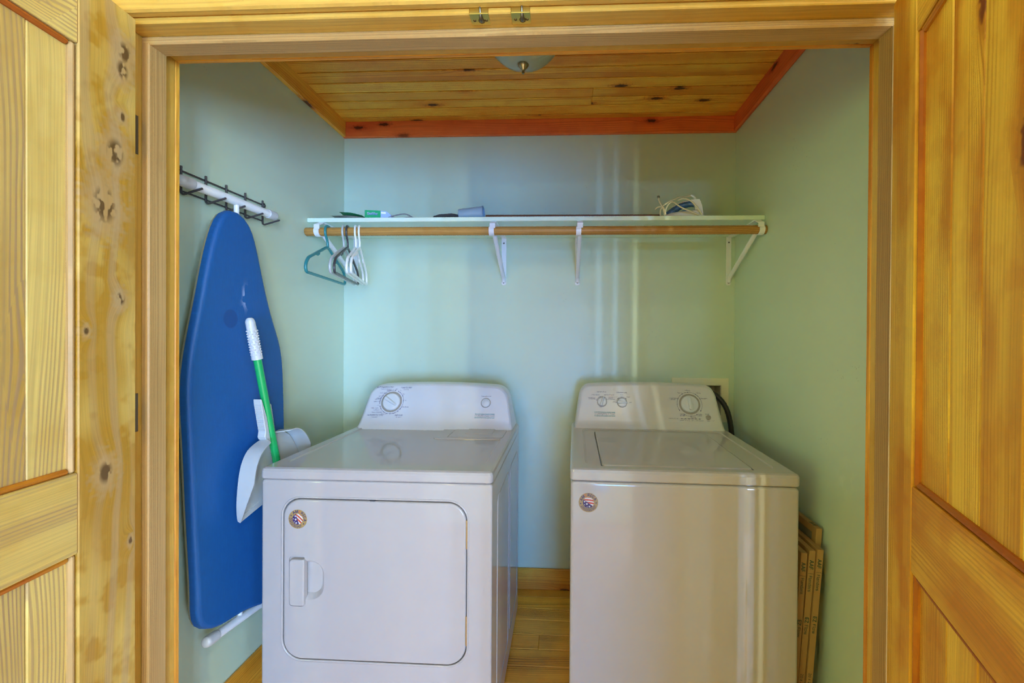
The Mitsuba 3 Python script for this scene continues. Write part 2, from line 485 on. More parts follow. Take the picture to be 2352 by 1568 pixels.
for nm, (x0, x1, y0, y1, ax, s), lb in (('trim_1', (XL, XR, YB - TT, YB, 0, 11), 'red-stained pine trim board under the ceiling along the back wall'),
                                        ('trim_2', (XL, XL + TT, YI, YB - TT, 1, 14), 'golden brown pine trim board under the ceiling along the left wall'),
                                        ('trim_3', (XR - TT, XR, YI, YB - TT, 1, 17), 'red-stained pine trim board under the ceiling along the right wall')):
    k = board(nm, x0, x1, y0, y1, TB, ZC, ax, 'pine_ceiling' if nm == 'trim_2' else 'pine_ceiling_trim', seed=s, b=.003)
    lab(k, lb, 'trim', **STRUCT)

# baseboards
for nm, (x0, x1, y0, y1, ax, s), lb in (('baseboard_back', (XL, XR, YB - .015, YB, 0, 21), 'knotty pine baseboard along the back wall'),
                                        ('baseboard_left', (XL, XL + .015, YI, YB - .015, 1, 22.4), 'knotty pine baseboard under the ironing board'),
                                        ('baseboard_right', (XR - .015, XR, YI, YB - .015, 1, 23), 'knotty pine baseboard behind the leaning air filters')):
    k = board(nm, x0, x1, y0, y1, 0.0006, .111, ax, 'pine_skirting', seed=s, b=.004)
    lab(k, lb, 'baseboard', **STRUCT)

# door frame: left jamb, right jamb, head; each has jamb, stop, casing and an edge strip on the closet side
def frame_side(nm, lb, s):
    t = nm
    lab(t, lb, 'door frame', **STRUCT)
    x, st, d = (JL, SL, -1) if s < 0 else (JR, SR, 1)
    lo = lambda a, b: (min(a, b), max(a, b))
    sd = 31 if s < 0 else 37
    board('jamb', *lo(x, x + d * .019), YF, YI, 0.0006, JZ + .019, 2, 'pine_frame', seed=sd, parent=t)
    board('stop', *lo(x, st), .892, .936, 0.0006, JZ, 2, 'pine_frame_pale', seed=sd + 1, b=.003, parent=t)
    board('casing', *lo(x + d * .011, x + d * .10), YF - .020, YF, 0.0006, 2.14, 2, 'pine_frame', seed=sd + 2, b=.004, parent=t)
    board('edge_strip', *lo(x, x + d * .05), YI, YI + .0125, 0.0006, JZ + .05, 2, 'pine_skirting', seed=sd + 3, parent=t)


frame_side('trim_4', 'pine door frame post left of the opening beside the ironing board', -1)
frame_side('trim_5', 'pine door frame post right of the opening beside the washer', 1)
t = lab('trim_6', 'pine door frame head across the top of the opening with two brass catches', 'door frame', **STRUCT)
board('jamb', JL, JR, YF, YI, JZ, JZ + .019, 0, 'pine_frame', seed=43, parent=t)
board('stop', JL, JR, .892, .936, SZ, JZ, 0, 'pine_frame_pale', seed=44.3, b=.003, parent=t)
board('casing', JL - .011, JR + .011, YF - .020, YF, 2.047, 2.14, 0, 'pine_frame', seed=45, b=.004, parent=t)
board('edge_strip', JL, JR, YI, YI + .0125, JZ, JZ + .05, 0, 'pine_skirting', seed=46, parent=t)

# the two doors: local (t along the door from the hinge, w out of the face we see, z)
def door(nm, P, d, side, lb, m_st, m_pan, cuts):
    d = np.array([*d, 0.0]); d /= np.linalg.norm(d)
    n = np.array([-d[1], d[0], 0.0]) * (1 if side < 0 else -1)
    M = frame((P[0], P[1], 0), d, n, (0, 0, 1))
    lab(nm, lb, 'door', **STRUCT)
    W, S, Z = .845, .114, (.012, .245, .906, 1.064, 1.895, 2.032)
    bd = lambda name, a, b, w0, w1, z0, z1, ax, mat, seed, bev=.002: board(name, a, b, w0, w1, z0, z1, ax, mat, seed=seed, b=bev, parent=nm, M=M)
    s0 = 0 if side < 0 else 53
    bd('stile', 0, S, -.035, 0, Z[0], Z[5], 2, m_st, s0)
    bd('stile', W - S, W, -.035, 0, Z[0], Z[5], 2, m_st, s0 + 1)
    for k, (z0, z1) in enumerate(((Z[0], Z[1]), (Z[2], Z[3]), (Z[4], Z[5]))):
        bd('rail', S, W - S, -.035, -.0004, z0, z1, 0, m_pan if side < 0 else m_st, s0 + 5 + k)
    rr = random.Random(3 + side)
    for z0, z1 in ((Z[1], Z[2]), (Z[3], Z[4])):
        for a, b in zip(cuts[:-1], cuts[1:]):
            bd('panel_board', a, b, -.027, -.011 + rr.uniform(-.0006, .0006), z0 - .004, z1 + .004, 2, m_pan, s0 + rr.uniform(3, 30), .0022)
        for (a, b, c, e, ax) in ((S, S + .011, z0, z1, 2), (W - S - .011, W - S, z0, z1, 2)):
            bd('moulding', a, b, -.028, -.003, c, e, ax, 'pine_moulding' if side > 0 else 'pine_frame_pale', s0 + rr.uniform(3, 9), .004)  # left uprights in paler wood, standing for the light on them
        for (c, e) in ((z0, z0 + .011), (z1 - .011, z1)):
            bd('moulding', S + .011, W - S - .011, -.028, -.003, c, e, 0, 'pine_moulding', s0 + rr.uniform(3, 9), .004)
    jx, sg = (JL, 1) if side < 0 else (JR, -1)
    pin = P[0] - sg * .040 if side < 0 else JR - .008
    for z in (1.80, 1.15, .30):
        leaf = cbox(min(jx, jx + sg * .0015), max(jx, jx + sg * .0015), YF + .001, .886, z - .045, z + .045, .0006)
        kn = xf(trimesh.creation.cylinder(.0055, .09, sections=12), mv(jx + sg * .004, YF - .008, z))
        add('hinge', join(leaf, kn), 'steel_dark', smooth=40, parent=nm)


door('door_1', (-.955, .84), (.103, -1), -1, 'open knotty pine door at the left with a pale stile and striped panel boards', 'pine_door_left', 'pine_panel_left',
     [.112, .185, .222, .31, .395, .48, .565, .65, .733])
door('door_2', (.683, .856), (-.416, -1), 1, 'open golden pine panelled door at the right of the opening', 'pine_door_right', 'pine_door_right',
     [.112, .22, .307, .395, .48, .565, .65, .733])

# unseen room behind the camera: pine walls, windows and lamps placed for the closet
m, uv = grain(cbox(RX0 - .1, RX0, RY0, YI, -.05, RZ), 1, 5)
struct('wall_room_left', m, 'room_pine', 'pine boarded left wall of the room outside the closet', 'wall', uv=uv)
m, uv = grain(cbox(RX1, RX1 + .1, RY0, YI, -.05, RZ), 1, 6)
struct('wall_room_right', m, 'room_pine', 'pine boarded right wall of the room outside the closet', 'wall', uv=uv)
m, uv = grain(cbox(RX0, RX1, RY0 - .1, RY0, -.05, RZ), 0, 7)
struct('wall_room_rear', m, 'room_pine', 'pine boarded rear wall of the room outside the closet', 'wall', uv=uv)
struct('ceiling_room', cbox(RX0, RX1, RY0, YF, RZ, RZ + .1, .001), 'room_plaster', 'plain ceiling of the room outside the closet', 'ceiling')


def window(nm, lb, O, ex, nrm, w, z0, z1, rgb, panes=2):
    """an unseen window placed to light the closet: frame bars and bright panes"""
    lab(nm, lb, 'window', **STRUCT)
    M = frame(O, ex, (0, 0, 1), nrm)
    b = .05
    xs = np.linspace(0, w, panes + 1)
    bars = [cbox(-b, w + b, z0 - b, z0, 0, .03), cbox(-b, w + b, z1, z1 + b, 0, .03)] + [cbox(x - b / 2 if 0 < x < w else (x - b if x == 0 else x), x + b / 2 if 0 < x < w else (x if x == 0 else x + b), z0, z1, 0, .03) for x in xs]
    add('frame', xf(join(*bars), M), 'room_trim', parent=nm)
    for a, c in zip(xs[:-1], xs[1:]):
        a2, c2 = a + (b / 2 if a > 0 else 0), c - (b / 2 if c < w else 0)
        q = (np.array([[a2, z0, .008], [c2, z0, .008], [c2, z1, .008], [a2, z1, .008]]), np.array([[0, 1, 2], [0, 2, 3]]))
        add('pane', xf(q, M), 'gap_dark', parent=nm, emitter=area(rgb))


window('window_1', 'unseen slit window in the rear wall outside, second from right, placed to light the washer', (2.44, RY0, 0), (-1, 0, 0), (0, 1, 0), .08, .2, 2.1, LIGHT['slits'], 1)  # these windows are out of view, placed to light the closet
window('window_5', 'unseen slit window nearest the rear right corner outside, placed to light the washer', (2.76, RY0, 0), (-1, 0, 0), (0, 1, 0), .08, .2, 2.1, LIGHT['slits'], 1)
window('window_6', 'unseen window in the right wall outside, placed to light the left closet wall', (RX1, -2.30, 0), (0, -1, 0), (-1, 0, 0), .9, .3, 2.0, LIGHT['right'], 2)
window('window_2', 'unseen low wide window in the rear wall outside, placed to light the back wall', (1.75, RY0, 0), (-1, 0, 0), (0, 1, 0), 1.5, .10, 1.35, LIGHT['rear'], 3)
window('window_3', 'unseen window in the left wall outside, placed to light the right closet wall', (RX0, -3.2, 0), (0, 1, 0), (1, 0, 0), 1.4, .8, 2.1, LIGHT['left'])
window('window_4', 'unseen slit window in the rear wall outside, placed for the strip on the back wall', (2.05, RY0, 0), (-1, 0, 0), (0, 1, 0), .09, .2, 2.1, LIGHT['slit_rear'], 1)
t = lab('unseen_stand_light', 'unseen flash-like light behind the camera, built as a small globe on a stand', 'lamp')  # stands for an unseen flash-like source; base and pole are added
GX, GY, GZ = .15, -1.0, 1.80
add('base', xf(lathe([(0, 0), (.14, 0), (.14, .01), (.02, .025), (0, .025)], 32), mv(GX, GY, 0)), 'steel_dark', smooth=40, parent=t)
add('pole', tube([(GX, GY, .02), (GX, GY, GZ - .06)], .011, 12), 'steel_dark', smooth=40, parent=t)
add('globe', xf(trimesh.creation.icosphere(3, .030), mv(GX, GY, GZ)), 'lamp_white', smooth=True, parent=t, emitter=area(LIGHT['globe']))
for x, y, n_, lb in ((.60, -.45, 'spot_a', 'unseen ceiling spot nearest the closet, placed to light the back wall and dryer top'), (1.16, -1.73, 'spot_b', 'unseen ceiling spot at the right outside, placed for the door shadow on the back wall'), (-1.2, -1.3, 'spot_c', 'unseen ceiling spot at the left outside, placed to light the right wall warmly')):  # lamps out of view, placed for light and shadows in the closet
    t = lab(numbered('unseen_ceiling_spot'), lb, 'ceiling spot')
    add('trim_ring', xf(lathe([(.07, 0), (.095, 0), (.095, .008), (.07, .008), (.07, 0)], 32), mv(x, y, RZ - .0085)), 'lamp_white', smooth=40, parent=t)
    add('diffuser', xf(lathe([(0, 0), (.069, 0), (.069, .003), (0, .003)], 32), mv(x, y, RZ - .004)), 'lamp_white', parent=t, emitter=area(LIGHT[n_]))

t = lab('unseen_pendant', 'unseen small pendant by the rear wall outside, placed to light the left closet wall', 'lamp')  # out of view, placed for the shadow edge on the left wall
add('cord', tube([(1.9, -3.2, RZ - .001), (1.9, -3.2, 2.49)], .004, 8), 'wire_black', smooth=40, parent=t)
add('globe', xf(trimesh.creation.icosphere(3, .05), mv(1.9, -3.2, 2.45)), 'lamp_white', smooth=True, parent=t, emitter=area(LIGHT['pendant']))
lab(add('added_rug', cbox(-1.3, 2.4, -2.9, -.35, -.0035, .008, .003), 'bounce_cream'), 'pale cream floor covering added out of view to bounce light onto the closet ceiling', 'added_rug')  # added out of view to bounce light up to the closet ceiling

# ------------------------------------------------------------------ washer supply box in the back wall
t = lab('washer_supply_box', 'cream recessed plumbing box in the back wall behind the washer console', 'utility box')
fr = ring2d([(.559, .898), (.849, .898), (.849, 1.125), (.559, 1.125)], [hole], -.007, 0)
add('face_frame', xf(fr, XZ(YB)), 'outlet_cream', parent=t)
th = .003
tray = join(cbox(OX0, OX1, YB + .075, YB + .078, OZ0, OZ1, .0005), cbox(OX0, OX0 + th, YB, YB + .075, OZ0, OZ1, .0005), cbox(OX1 - th, OX1, YB, YB + .075, OZ0, OZ1, .0005),
            cbox(OX0 + th, OX1 - th, YB, YB + .075, OZ0, OZ0 + th, .0005), cbox(OX0 + th, OX1 - th, YB, YB + .075, OZ1 - th, OZ1, .0005))
add('box', tray, 'outlet_grey', parent=t)
for x, z in ((.66, 1.0), (.752, 1.04)):
    vb = xf(lathe([(0, 0), (.011, 0), (.011, .03), (.016, .032), (.016, .05), (0, .05)], 16), frame((x, YB + .075, z), (1, 0, 0), (0, 0, 1), (0, -1, 0)))
    add('valve', join(vb, xf(trimesh.creation.cylinder(.003, .05, sections=8), frame((x, YB + .03, z), (0, 0, 1), (0, 1, 0), (1, 0, 0)))), 'rubber_black', smooth=40, parent=t)
hp = spline([(.752, YB + .02, 1.03), (.752, 2.05, 1.055), (.790, 2.015, 1.02), (.820, 1.995, .945), (.832, 1.99, .86), (.81, 1.99, .6), (.74, 2.0, .45), (.70, 2.0, .42)], 50)
t = lab('supply_hose', 'black rubber water hose curving down behind the washer', 'hose')
add('tube', tube(hp, .0125, 14), 'rubber_black', smooth=True, parent=t)
marks = []
for k in range(5):
    q = hp[15 + k * 1]
    marks.append(xf(text('I7TZN'[k], .009, depth=.0006), frame(q + np.array([-.004, -.0123, 0]), (.45, 0, .89), (.89, 0, -.45), (0, -1, 0))))

# ------------------------------------------------------------------ appliances: local (u right, v back, z)
def local(P, ang):
    c, s = math.cos(ang), math.sin(ang)
    return frame((P[0], P[1], 0), (c, s, 0), (-s, c, 0), (0, 0, 1))


SLOPE = .42                                            # lean of a console's face
EUP = np.array([0, SLOPE, 1.0]) / math.hypot(SLOPE, 1)
ENR = np.array([0, -1.0, SLOPE]) / math.hypot(SLOPE, 1)


def console_mesh(outline, v_front, v_back):
    """outline (u,z) dense; the face leans back, its foot flares out, its edges are round"""
    p = np.asarray(outline)
    if not Polygon(p).exterior.is_ccw:
        p = p[::-1]
    L = [(.014, 0), (.009, .0012), (.004, .005), (.0012, .010), (0, .016), (0, .5), (0, 1)]
    v, f = layered(p, [(d, c) for d, c in L], cap0=False)

    def place(u, z, c):
        foot = max(0.0, (.957 - z) / .04)
        front = v_front + SLOPE * (z - .93) - .010 * foot ** 2
        return (u, front + c if c < .1 else front + .016 + (v_back - front - .016) * c, z)

    shell = (np.array([place(*q) for q in v]), f)
    g, parts = Polygon(inset(p, L[0][0])).buffer(0), []
    cuts = [.80, .922, .929, .936, .943, .950, .957, 1.3]
    for z0, z1 in zip(cuts[:-1], cuts[1:]):                      # the face in strips, so that it follows the curved foot
        for q in getattr(g.intersection(sbox(-1, z0, 2, z1)), 'geoms', [g.intersection(sbox(-1, z0, 2, z1))]):
            if q.geom_type == 'Polygon' and q.area > 1e-9:
                r = np.array(q.exterior.coords)[:-1]
                if not q.exterior.is_ccw:
                    r = r[::-1]
                parts.append((np.array([place(u, z, 0) for u, z in r]), ear([r])))
    face = join(*parts)
    n = np.cross(face[0][face[1][:, 1]] - face[0][face[1][:, 0]], face[0][face[1][:, 2]] - face[0][face[1][:, 0]])
    if n[:, 1].sum() > 0:
        face = (face[0], face[1][:, ::-1])
    q = trimesh.Trimesh(*shell, process=False)
    m = trimesh.Trimesh(*join(outward_by(shell), face), process=False)
    m.merge_vertices()
    return np.asarray(m.vertices), np.asarray(m.faces)


def outward_by(m):
    """an open shell whose side faces should look away from its middle"""
    v, f = vf(m)
    c = v.mean(0)
    n = np.cross(v[f[:, 1]] - v[f[:, 0]], v[f[:, 2]] - v[f[:, 0]])
    d = v[f].mean(1) - c
    return (v, f) if np.einsum('ij,ij->i', n, d).sum() > 0 else (v, f[:, ::-1])


def fillet(pts, radii, n=7, closed=False):
    """a polyline with rounded corners"""
    P = [np.asarray(q, float) for q in pts]
    out, m = [], len(P)
    for k in range(m):
        if not closed and k in (0, m - 1):
            out.append(P[k]); continue
        a, b, c = P[k - 1], P[k], P[(k + 1) % m]
        u, w = a - b, c - b
        lu, lw = np.linalg.norm(u), np.linalg.norm(w)
        t = min(radii[k], lu * .48, lw * .48)
        p0, p1 = b + u / lu * t, b + w / lw * t
        for q in np.linspace(0, 1, n):
            out.append((1 - q) ** 2 * p0 + 2 * q * (1 - q) * b + q * q * p1)
    return np.array(out)


def dense(p, step=.006):
    out = []
    for a, b in zip(p, np.roll(p, -1, 0)):
        n = max(1, int(np.linalg.norm(b - a) / step))
        out += [a + (b - a) * k / n for k in range(n)]
    return np.array(out)


def console_outline(w, inl, inr, zt, sh=.05):
    """flat foot, leaning sides, round shoulders, slightly arched top"""
    P = []
    l0, r0, z0 = .010, w - .010, .903
    P += [(l0, z0), (r0, z0)]
    # right side up to the shoulder
    def shoulder(xa, za, xb, zb, xc, zc, n=12):
        return [((1 - t) ** 2 * xa + 2 * t * (1 - t) * xb + t * t * xc, (1 - t) ** 2 * za + 2 * t * (1 - t) * zb + t * t * zc) for t in np.linspace(0, 1, n)]
    P += shoulder(r0 - inr * .42, zt - .058, r0 - inr * .62, zt - .014, r0 - inr * 1.25, zt - .009)
    P += [(w / 2 + (r0 - inr * 1.25 - w / 2) * s, zt - .009 * s * s) for s in (.75, .5, .25, 0)]
    P += [(w / 2 - (w / 2 - (l0 + inl * 1.25)) * s, zt - .009 * s * s) for s in (.25, .5, .75)]
    P += shoulder(l0 + inl * 1.25, zt - .009, l0 + inl * .62, zt - .014, l0 + inl * .42, zt - .058)
    return np.array(P)


def face_frame_at(u, z, vf0, lift=.0004):
    return frame(np.array([u, vf0 + SLOPE * (z - .93), z]) + ENR * lift, (1, 0, 0), EUP, ENR)


def arc_strip(R, a0, a1, w=.0011, dots=(), rd=.0022, depth=.0003):
    n = max(4, int(abs(a1 - a0) / 5))
    th = np.radians(np.linspace(a0, a1, n + 1))
    o = np.column_stack([np.cos(th), np.sin(th)])
    parts = [np.vstack([o * (R + w / 2), (o * (R - w / 2))[::-1]])]
    for a in dots:
        c = np.array([math.cos(math.radians(a)), math.sin(math.radians(a))]) * R
        k = np.arange(8) * math.pi / 4
        parts.append(c + rd * np.column_stack([np.cos(k), np.sin(k)]))
    return flat(parts, depth)


def knob(parent, M, r_ring, r_disc, grip_len, grip_w, ang, tall=.016, ring_bsdf='knob_ring'):
    k = add('knob', xf(lathe([(0, tall * .6), (r_disc * .75, tall * .62), (r_disc * .93, tall * .55), (r_disc, tall * .3), (r_disc * 1.02, 0.002), (0, .002)], 40), M), 'knob_white', smooth=35, parent=parent)
    add('ring', xf(lathe([(0, 0), (r_ring, 0), (r_ring, .0022), (r_disc, .003), (0, .003)], 40), M), ring_bsdf, smooth=35, parent=k)
    c, s = math.cos(math.radians(ang)), math.sin(math.radians(ang))
    lens = rrect(-grip_len, grip_len, -grip_w, grip_w, grip_w * .98, 8)
    lens[:, 1] *= 1 - .28 * (lens[:, 0] / grip_len)
    g = layered(lens, [(0, tall * .5), (.0006, tall * .9), (grip_w * .25, tall * 1.3), (grip_w * .55, tall * 1.38)])
    add('grip', xf(xf(g, frame((0, 0, 0), (c, s, 0), (-s, c, 0), (0, 0, 1))), M), 'knob_white', smooth=50, parent=k)


def sticker(parent, Mface, u, z, r, rot):
    """round gold sticker with a flag and the word AMERICA; Mface maps (u, z, out) to the world"""
    c, s = math.cos(math.radians(rot)), math.sin(math.radians(rot))
    M = Mface @ frame((u, z, 0), (c, s, 0), (-s, c, 0), (0, 0, 1))
    th = np.arange(40) * 2 * math.pi / 40
    disc = lambda q: q * np.column_stack([np.cos(th), np.sin(th)])
    st = add('sticker', xf(layered(disc(r), [(0, 0), (0, .0004), (.0004, .0007)]), M), 'sticker_gold', smooth=30, parent=parent)
    up = M @ mv(0, 0, .0007)
    R = r * .80
    letters = {}
    for ch, a in zip('AMERICA', (156, 132, 109, 88, 70, 52, 27)):
        a_ = math.radians(a)
        q = xf(text(ch, r * .27, bold=True, depth=.0002), frame((R * math.cos(a_), R * math.sin(a_), 0), (math.sin(a_), -math.cos(a_), 0), (math.cos(a_), math.sin(a_), 0), (0, 0, 1)))
        letters.setdefault('sticker_orange' if ch == 'E' else 'sticker_navy', []).append(q)
    dot = lambda a: [r * .8 * np.array([math.cos(math.radians(a)), math.sin(math.radians(a))]) + r * .06 * np.column_stack([np.cos(th), np.sin(th)])]
    letters['sticker_navy'] += [flat(dot(187) + dot(-3), .0002)]
    for k, R2 in enumerate((.66, .76, .86)):                                    # the three unreadable small lines
        rr = random.Random(k)
        a = 205
        dash = []
        while a < 335 - k * 3:
            w = rr.uniform(4, 11)
            t2 = np.radians(np.linspace(a, a + w, 4)); o = np.column_stack([np.cos(t2), np.sin(t2)])
            dash.append(np.vstack([o * r * (R2 + .025), (o * r * (R2 - .025))[::-1]]))
            a += w + rr.uniform(2, 5)
        letters['sticker_navy'].append(flat(dash, .0002))
    for b, ms in letters.items():
        add('lettering', xf(join(*ms), up), b, parent=st)
    ri = r * .56
    inner = Polygon(disc(ri))
    add('flag_field', xf(flat([disc(ri)], .0002), up), 'sticker_white', parent=st)
    up2 = up @ mv(0, 0, .0002)
    pieces = lambda g: [np.array(q.exterior.coords)[:-1] for q in getattr(g, 'geoms', [g]) if q.area > 1e-8]
    def band(y0, y1):
        xs = np.linspace(-r, r, 16)
        bend = lambda y: np.column_stack([xs, y + r * .16 * np.cos(xs / r * 1.6 + .35)])
        return Polygon(np.vstack([bend(y0), bend(y1)[::-1]]))
    tri = Polygon([(-r, r * .55), (-r * .50, r * .34), (r * .46, -r * .38), (r * .2, -r), (-r, -r)])
    reds = []
    for y0, y1 in ((.36, .46), (.06, .20), (-.24, -.08)):
        reds += pieces(band(r * y0, r * y1).intersection(inner).difference(tri))
    add('stripe', xf(flat(reds, .0002), up2), 'sticker_red', parent=st)
    add('canton', xf(flat(pieces(tri.intersection(inner)), .0002), up2), 'sticker_navy', parent=st)
    stars = []
    for (x, y, q) in ((-.38, .12, .13), (-.16, -.14, .15), (.10, -.40, .13), (-.40, -.22, .07), (-.14, -.44, .07)):
        k = np.arange(10) * math.pi / 5 + .3
        rad = np.where(np.arange(10) % 2 == 0, q, q * .42) * r
        stars.append(np.array([x * r, y * r]) + np.column_stack([rad * np.cos(k), rad * np.sin(k)]))
    add('star', xf(flat(stars, .0002), up2 @ mv(0, 0, .0002)), 'sticker_white', parent=st)


def printing(parent, M, items, bsdf='ink', vf0=.555):
    """items: (text, height, u, z, align) on the console's face"""
    ms = []
    for s, h, u, z, al in items:
        ms.append(xf(text(s, h, al), face_frame_at(u, z, vf0)))
    lab(add('lettering', xf(join(*ms), M), bsdf, parent=parent), kind='stuff')


def logo(parent, M, u0, u1, z, vf0):
    w = u1 - u0
    F = face_frame_at((u0 + u1) / 2, z, vf0)
    v, f = text('CONSERVATOR', .0085)
    v = v * [w * .98 / np.ptp(v[:, 0]), 1, 1]
    bars = flat([[(-w / 2, b), (w / 2, b), (w / 2, b + .0012), (-w / 2, b + .0012)] for b in (.0085, .0062, -.0085, -.0108)])
    g = add('nameplate', xf(xf((v, f), F), M), 'ink_grey', parent=parent)
    add('bar', xf(xf(bars, F), M), 'ink_teal', parent=g)


# ---------- dryer
DW, DD = .737, .6941
MD = local((-.9561, 1.2066), -.002)
t = lab('clothes_dryer', 'white front-loading clothes dryer with a square door, left of the washer', 'dryer')
body = man(xf(slab(rrect(0, DW, .018, .8775, .010), 0.0, DD, .007, .004), XZ()))
rec = man(xf(slab(rrect(.0705, .6605, .309, .8215, (.064, .064, .062, .058), 10), -.01, .016, 0, .006), XZ()))
add('cabinet', xf(body - rec, MD), 'enamel', smooth=30, parent=t)
rim = rrect(.0685, .6625, .307, .8235, (.066, .066, .064, .060), 12)
add('door_rim', xf(tube(np.column_stack([rim[:, 0], np.full(len(rim), .0012), rim[:, 1]]), .0036, 8, closed=True), MD), 'enamel', smooth=True, parent='clothes_dryer')
dslab = man(xf(slab(rrect(.0745, .6565, .313, .8165, (.06, .06, .058, .054), 10), -.003, .015, .006, 0, 4), XZ()))
pocket = man(xf(layered(rrect(.128, .207, .502, .626, (.016, .045, .045, .016), 8), [(0, -.02), (0, -.0029), (.004, .000), (.014, .012)]), XZ()))
slot = man(xf(slab(rrect(.094, .1455, .480, .638, .010, 4), -.02, .0025, 0, .001), XZ()))
dk = add('door', xf(dslab - pocket - slot, MD), 'enamel', smooth=30, parent=t)
hm = xf(slab(rrect(.099, .1475, .486, .632, (.012, .005, .005, .012), 5), -.0125, .004, .004, 0, 3), XZ())
add('handle', xf(hm, MD), 'enamel', smooth=30, parent=dk)
for z0, z1 in ((.676, .764), (.375, .466)):
    add('hinge', xf(xf(trimesh.creation.cylinder(.0038, z1 - z0, sections=12), mv(.6585, .0018, (z0 + z1) / 2)), MD), 'hinge_tan', smooth=40, parent=dk)
add('latch', xf(cbox(.352, .368, -.002, .004, .8168, .8215, .001), MD), 'gap_dark', parent=dk)
sticker(dk, MD @ frame((0, -.0031, 0), (1, 0, 0), (0, 0, 1), (0, -1, 0)), .1215, .7555, .0300, -34)
top = man(layered(rrect(-.002, DW + .002, -.005, DD, .014, 5), [(.004, .8795), (0, .8835), (0, .9045), (.0035, .912), (.010, .9155)]))
rec = man(layered(rrect(.040, .700, .048, .62, (.03, .06, .02, .02), 8), [(.0065, .9115), (.0015, .9135), (0, .9156), (-.002, .93)]))
step = man(layered(rrect(.418, .72, .389, .66, .012, 6), [(-.002, .90), (0, .9137), (.002, .9156)]))
lint = man(layered(rrect(.470, .705, .402, .545, .012, 5), [(.0, .9135), (.0, .93)]))
lid_in = top - (rec - step) - (lint ^ man(layered(rrect(.466, .709, .398, .549, .014, 5), [(0, .9140), (0, .93)])))
add('top', xf(lid_in, MD), 'enamel', smooth=25, parent=t)
lt = add('lint_door', xf(layered(rrect(.473, .702, .405, .56, .010, 5), [(0, .911), (0, .9155), (.002, .917)]), MD), 'enamel', smooth=30, parent=t)
add('grip', xf(layered(rrect(.53, .65, .46, .56, .008, 5), [(0, .915), (.001, .9185), (.004, .9195)]), MD), 'enamel', smooth=30, parent=lt)
VF = .5555
cons = add('console', xf(console_mesh(dense(console_outline(DW, .066, .074, 1.111)), VF, DD), MD), 'console_plastic', smooth=32, parent=t)
FM = lambda u, z: MD @ face_frame_at(u, z, VF, 0)
knob(cons, FM(.153, 1.026), .0485, .0400, .034, .0075, -32, .017)
add('button', xf(lathe([(0, .010), (.016, .0095), (.0195, .007), (.020, 0), (0, 0)], 28), FM(.595, 1.027)), 'knob_white', smooth=35, parent=cons)
add('ring', xf(lathe([(0, 0), (.0228, 0), (.0228, .002), (.0200, .003), (0, .003)], 28), FM(.595, 1.027)), 'knob_ring', smooth=35, parent=cons)
RA = .0555
arcs = join(arc_strip(RA, 80, 187, dots=(80, 146, 161, 176, 187)), arc_strip(RA, 64, -33, dots=(64, 54, 32, 9, -33)),
            arc_strip(RA, 202, 255, dots=(202, 216, 238, 255)), arc_strip(RA, 272, 311, dots=(272, 287, 311)))
add('dial_marks', xf(arcs, FM(.153, 1.026) @ mv(0, 0, .0004)), 'ink', parent=cons)
KU, KZ = .153, 1.026
printing(cons, MD, [('AUTOMATIC DRY', .0068, .110, 1.0905, 'c'), ('HIGH HEAT', .0034, .106, 1.0820, 'c'), ('TIMED DRY', .0068, .212, 1.0895, 'c'), ('HIGH HEAT', .0036, .212, 1.0805, 'c'),
                    ('AUTOMATIC DRY', .0064, .086, .9685, 'c'), ('LOW HEAT', .0038, .086, .9600, 'c'), ('AIR DRY', .0068, .197, .9695, 'c'), ('NO HEAT', .0040, .197, .9610, 'c'),
                    ('PUSH TO START', .0042, .595, 1.0555, 'c')], 'ink', VF)
printing(cons, MD, [('WRINKLE', .0036, .142, 1.0800, 'r'), ('PREVENT', .0036, .142, 1.0750, 'r'), ('COOL DOWN', .0040, .124, 1.0645, 'r'), ('LESS DRY', .0040, .110, 1.0500, 'r'),
                    ('ENERGY', .0038, .100, 1.0415, 'r'), ('PREFERRED', .0038, .100, 1.0365, 'r'), ('MORE DRY', .0040, .096, 1.0265, 'r'), ('OFF', .0040, .096, 1.0095, 'r'),
                    ('COOL DOWN', .0040, .094, .9985, 'r'), ('LESS DRY', .0040, .100, .9900, 'r'), ('ENERGY PREFERRED', .0036, .116, .9800, 'r'), ('MORE DRY', .0036, .138, .9735, 'r'), ('OFF', .0036, .150, .9750, 'r'),
                    ('OFF', .0040, .166, 1.0815, 'c'), ('20', .0040, .186, 1.0770, 'c'), ('40', .0040, .203, 1.0610, 'c'), ('60', .0040, .214, 1.0335, 'l'), ('COOL DOWN', .0040, .202, 1.0045, 'l'),
                    ('OFF', .0040, .190, .9945, 'l'), ('30', .0040, .186, .9850, 'l'), ('20', .0040, .172, .9790, 'l')], 'ink', VF)
logo(cons, MD, .548, .640, .972, VF)
for v0, v1 in ((.10, .36), (.40, .64)):
    rp = rrect(v0, v1, .12, .80, .03, 5)
    add('side_rib', xf(tube(np.column_stack([np.full(len(rp), DW - .0006), rp[:, 0], rp[:, 1]]), .0028, 6, closed=True), MD), 'enamel', smooth=True, parent=t)
for u, v in ((.05, .05), (DW - .05, .05), (.05, DD - .05), (DW - .05, DD - .05)):
    add('foot', xf(xf(trimesh.creation.cylinder(.02, .019, sections=16), mv(u, v, .0105)), MD), 'rubber_black', smooth=40, parent=t)

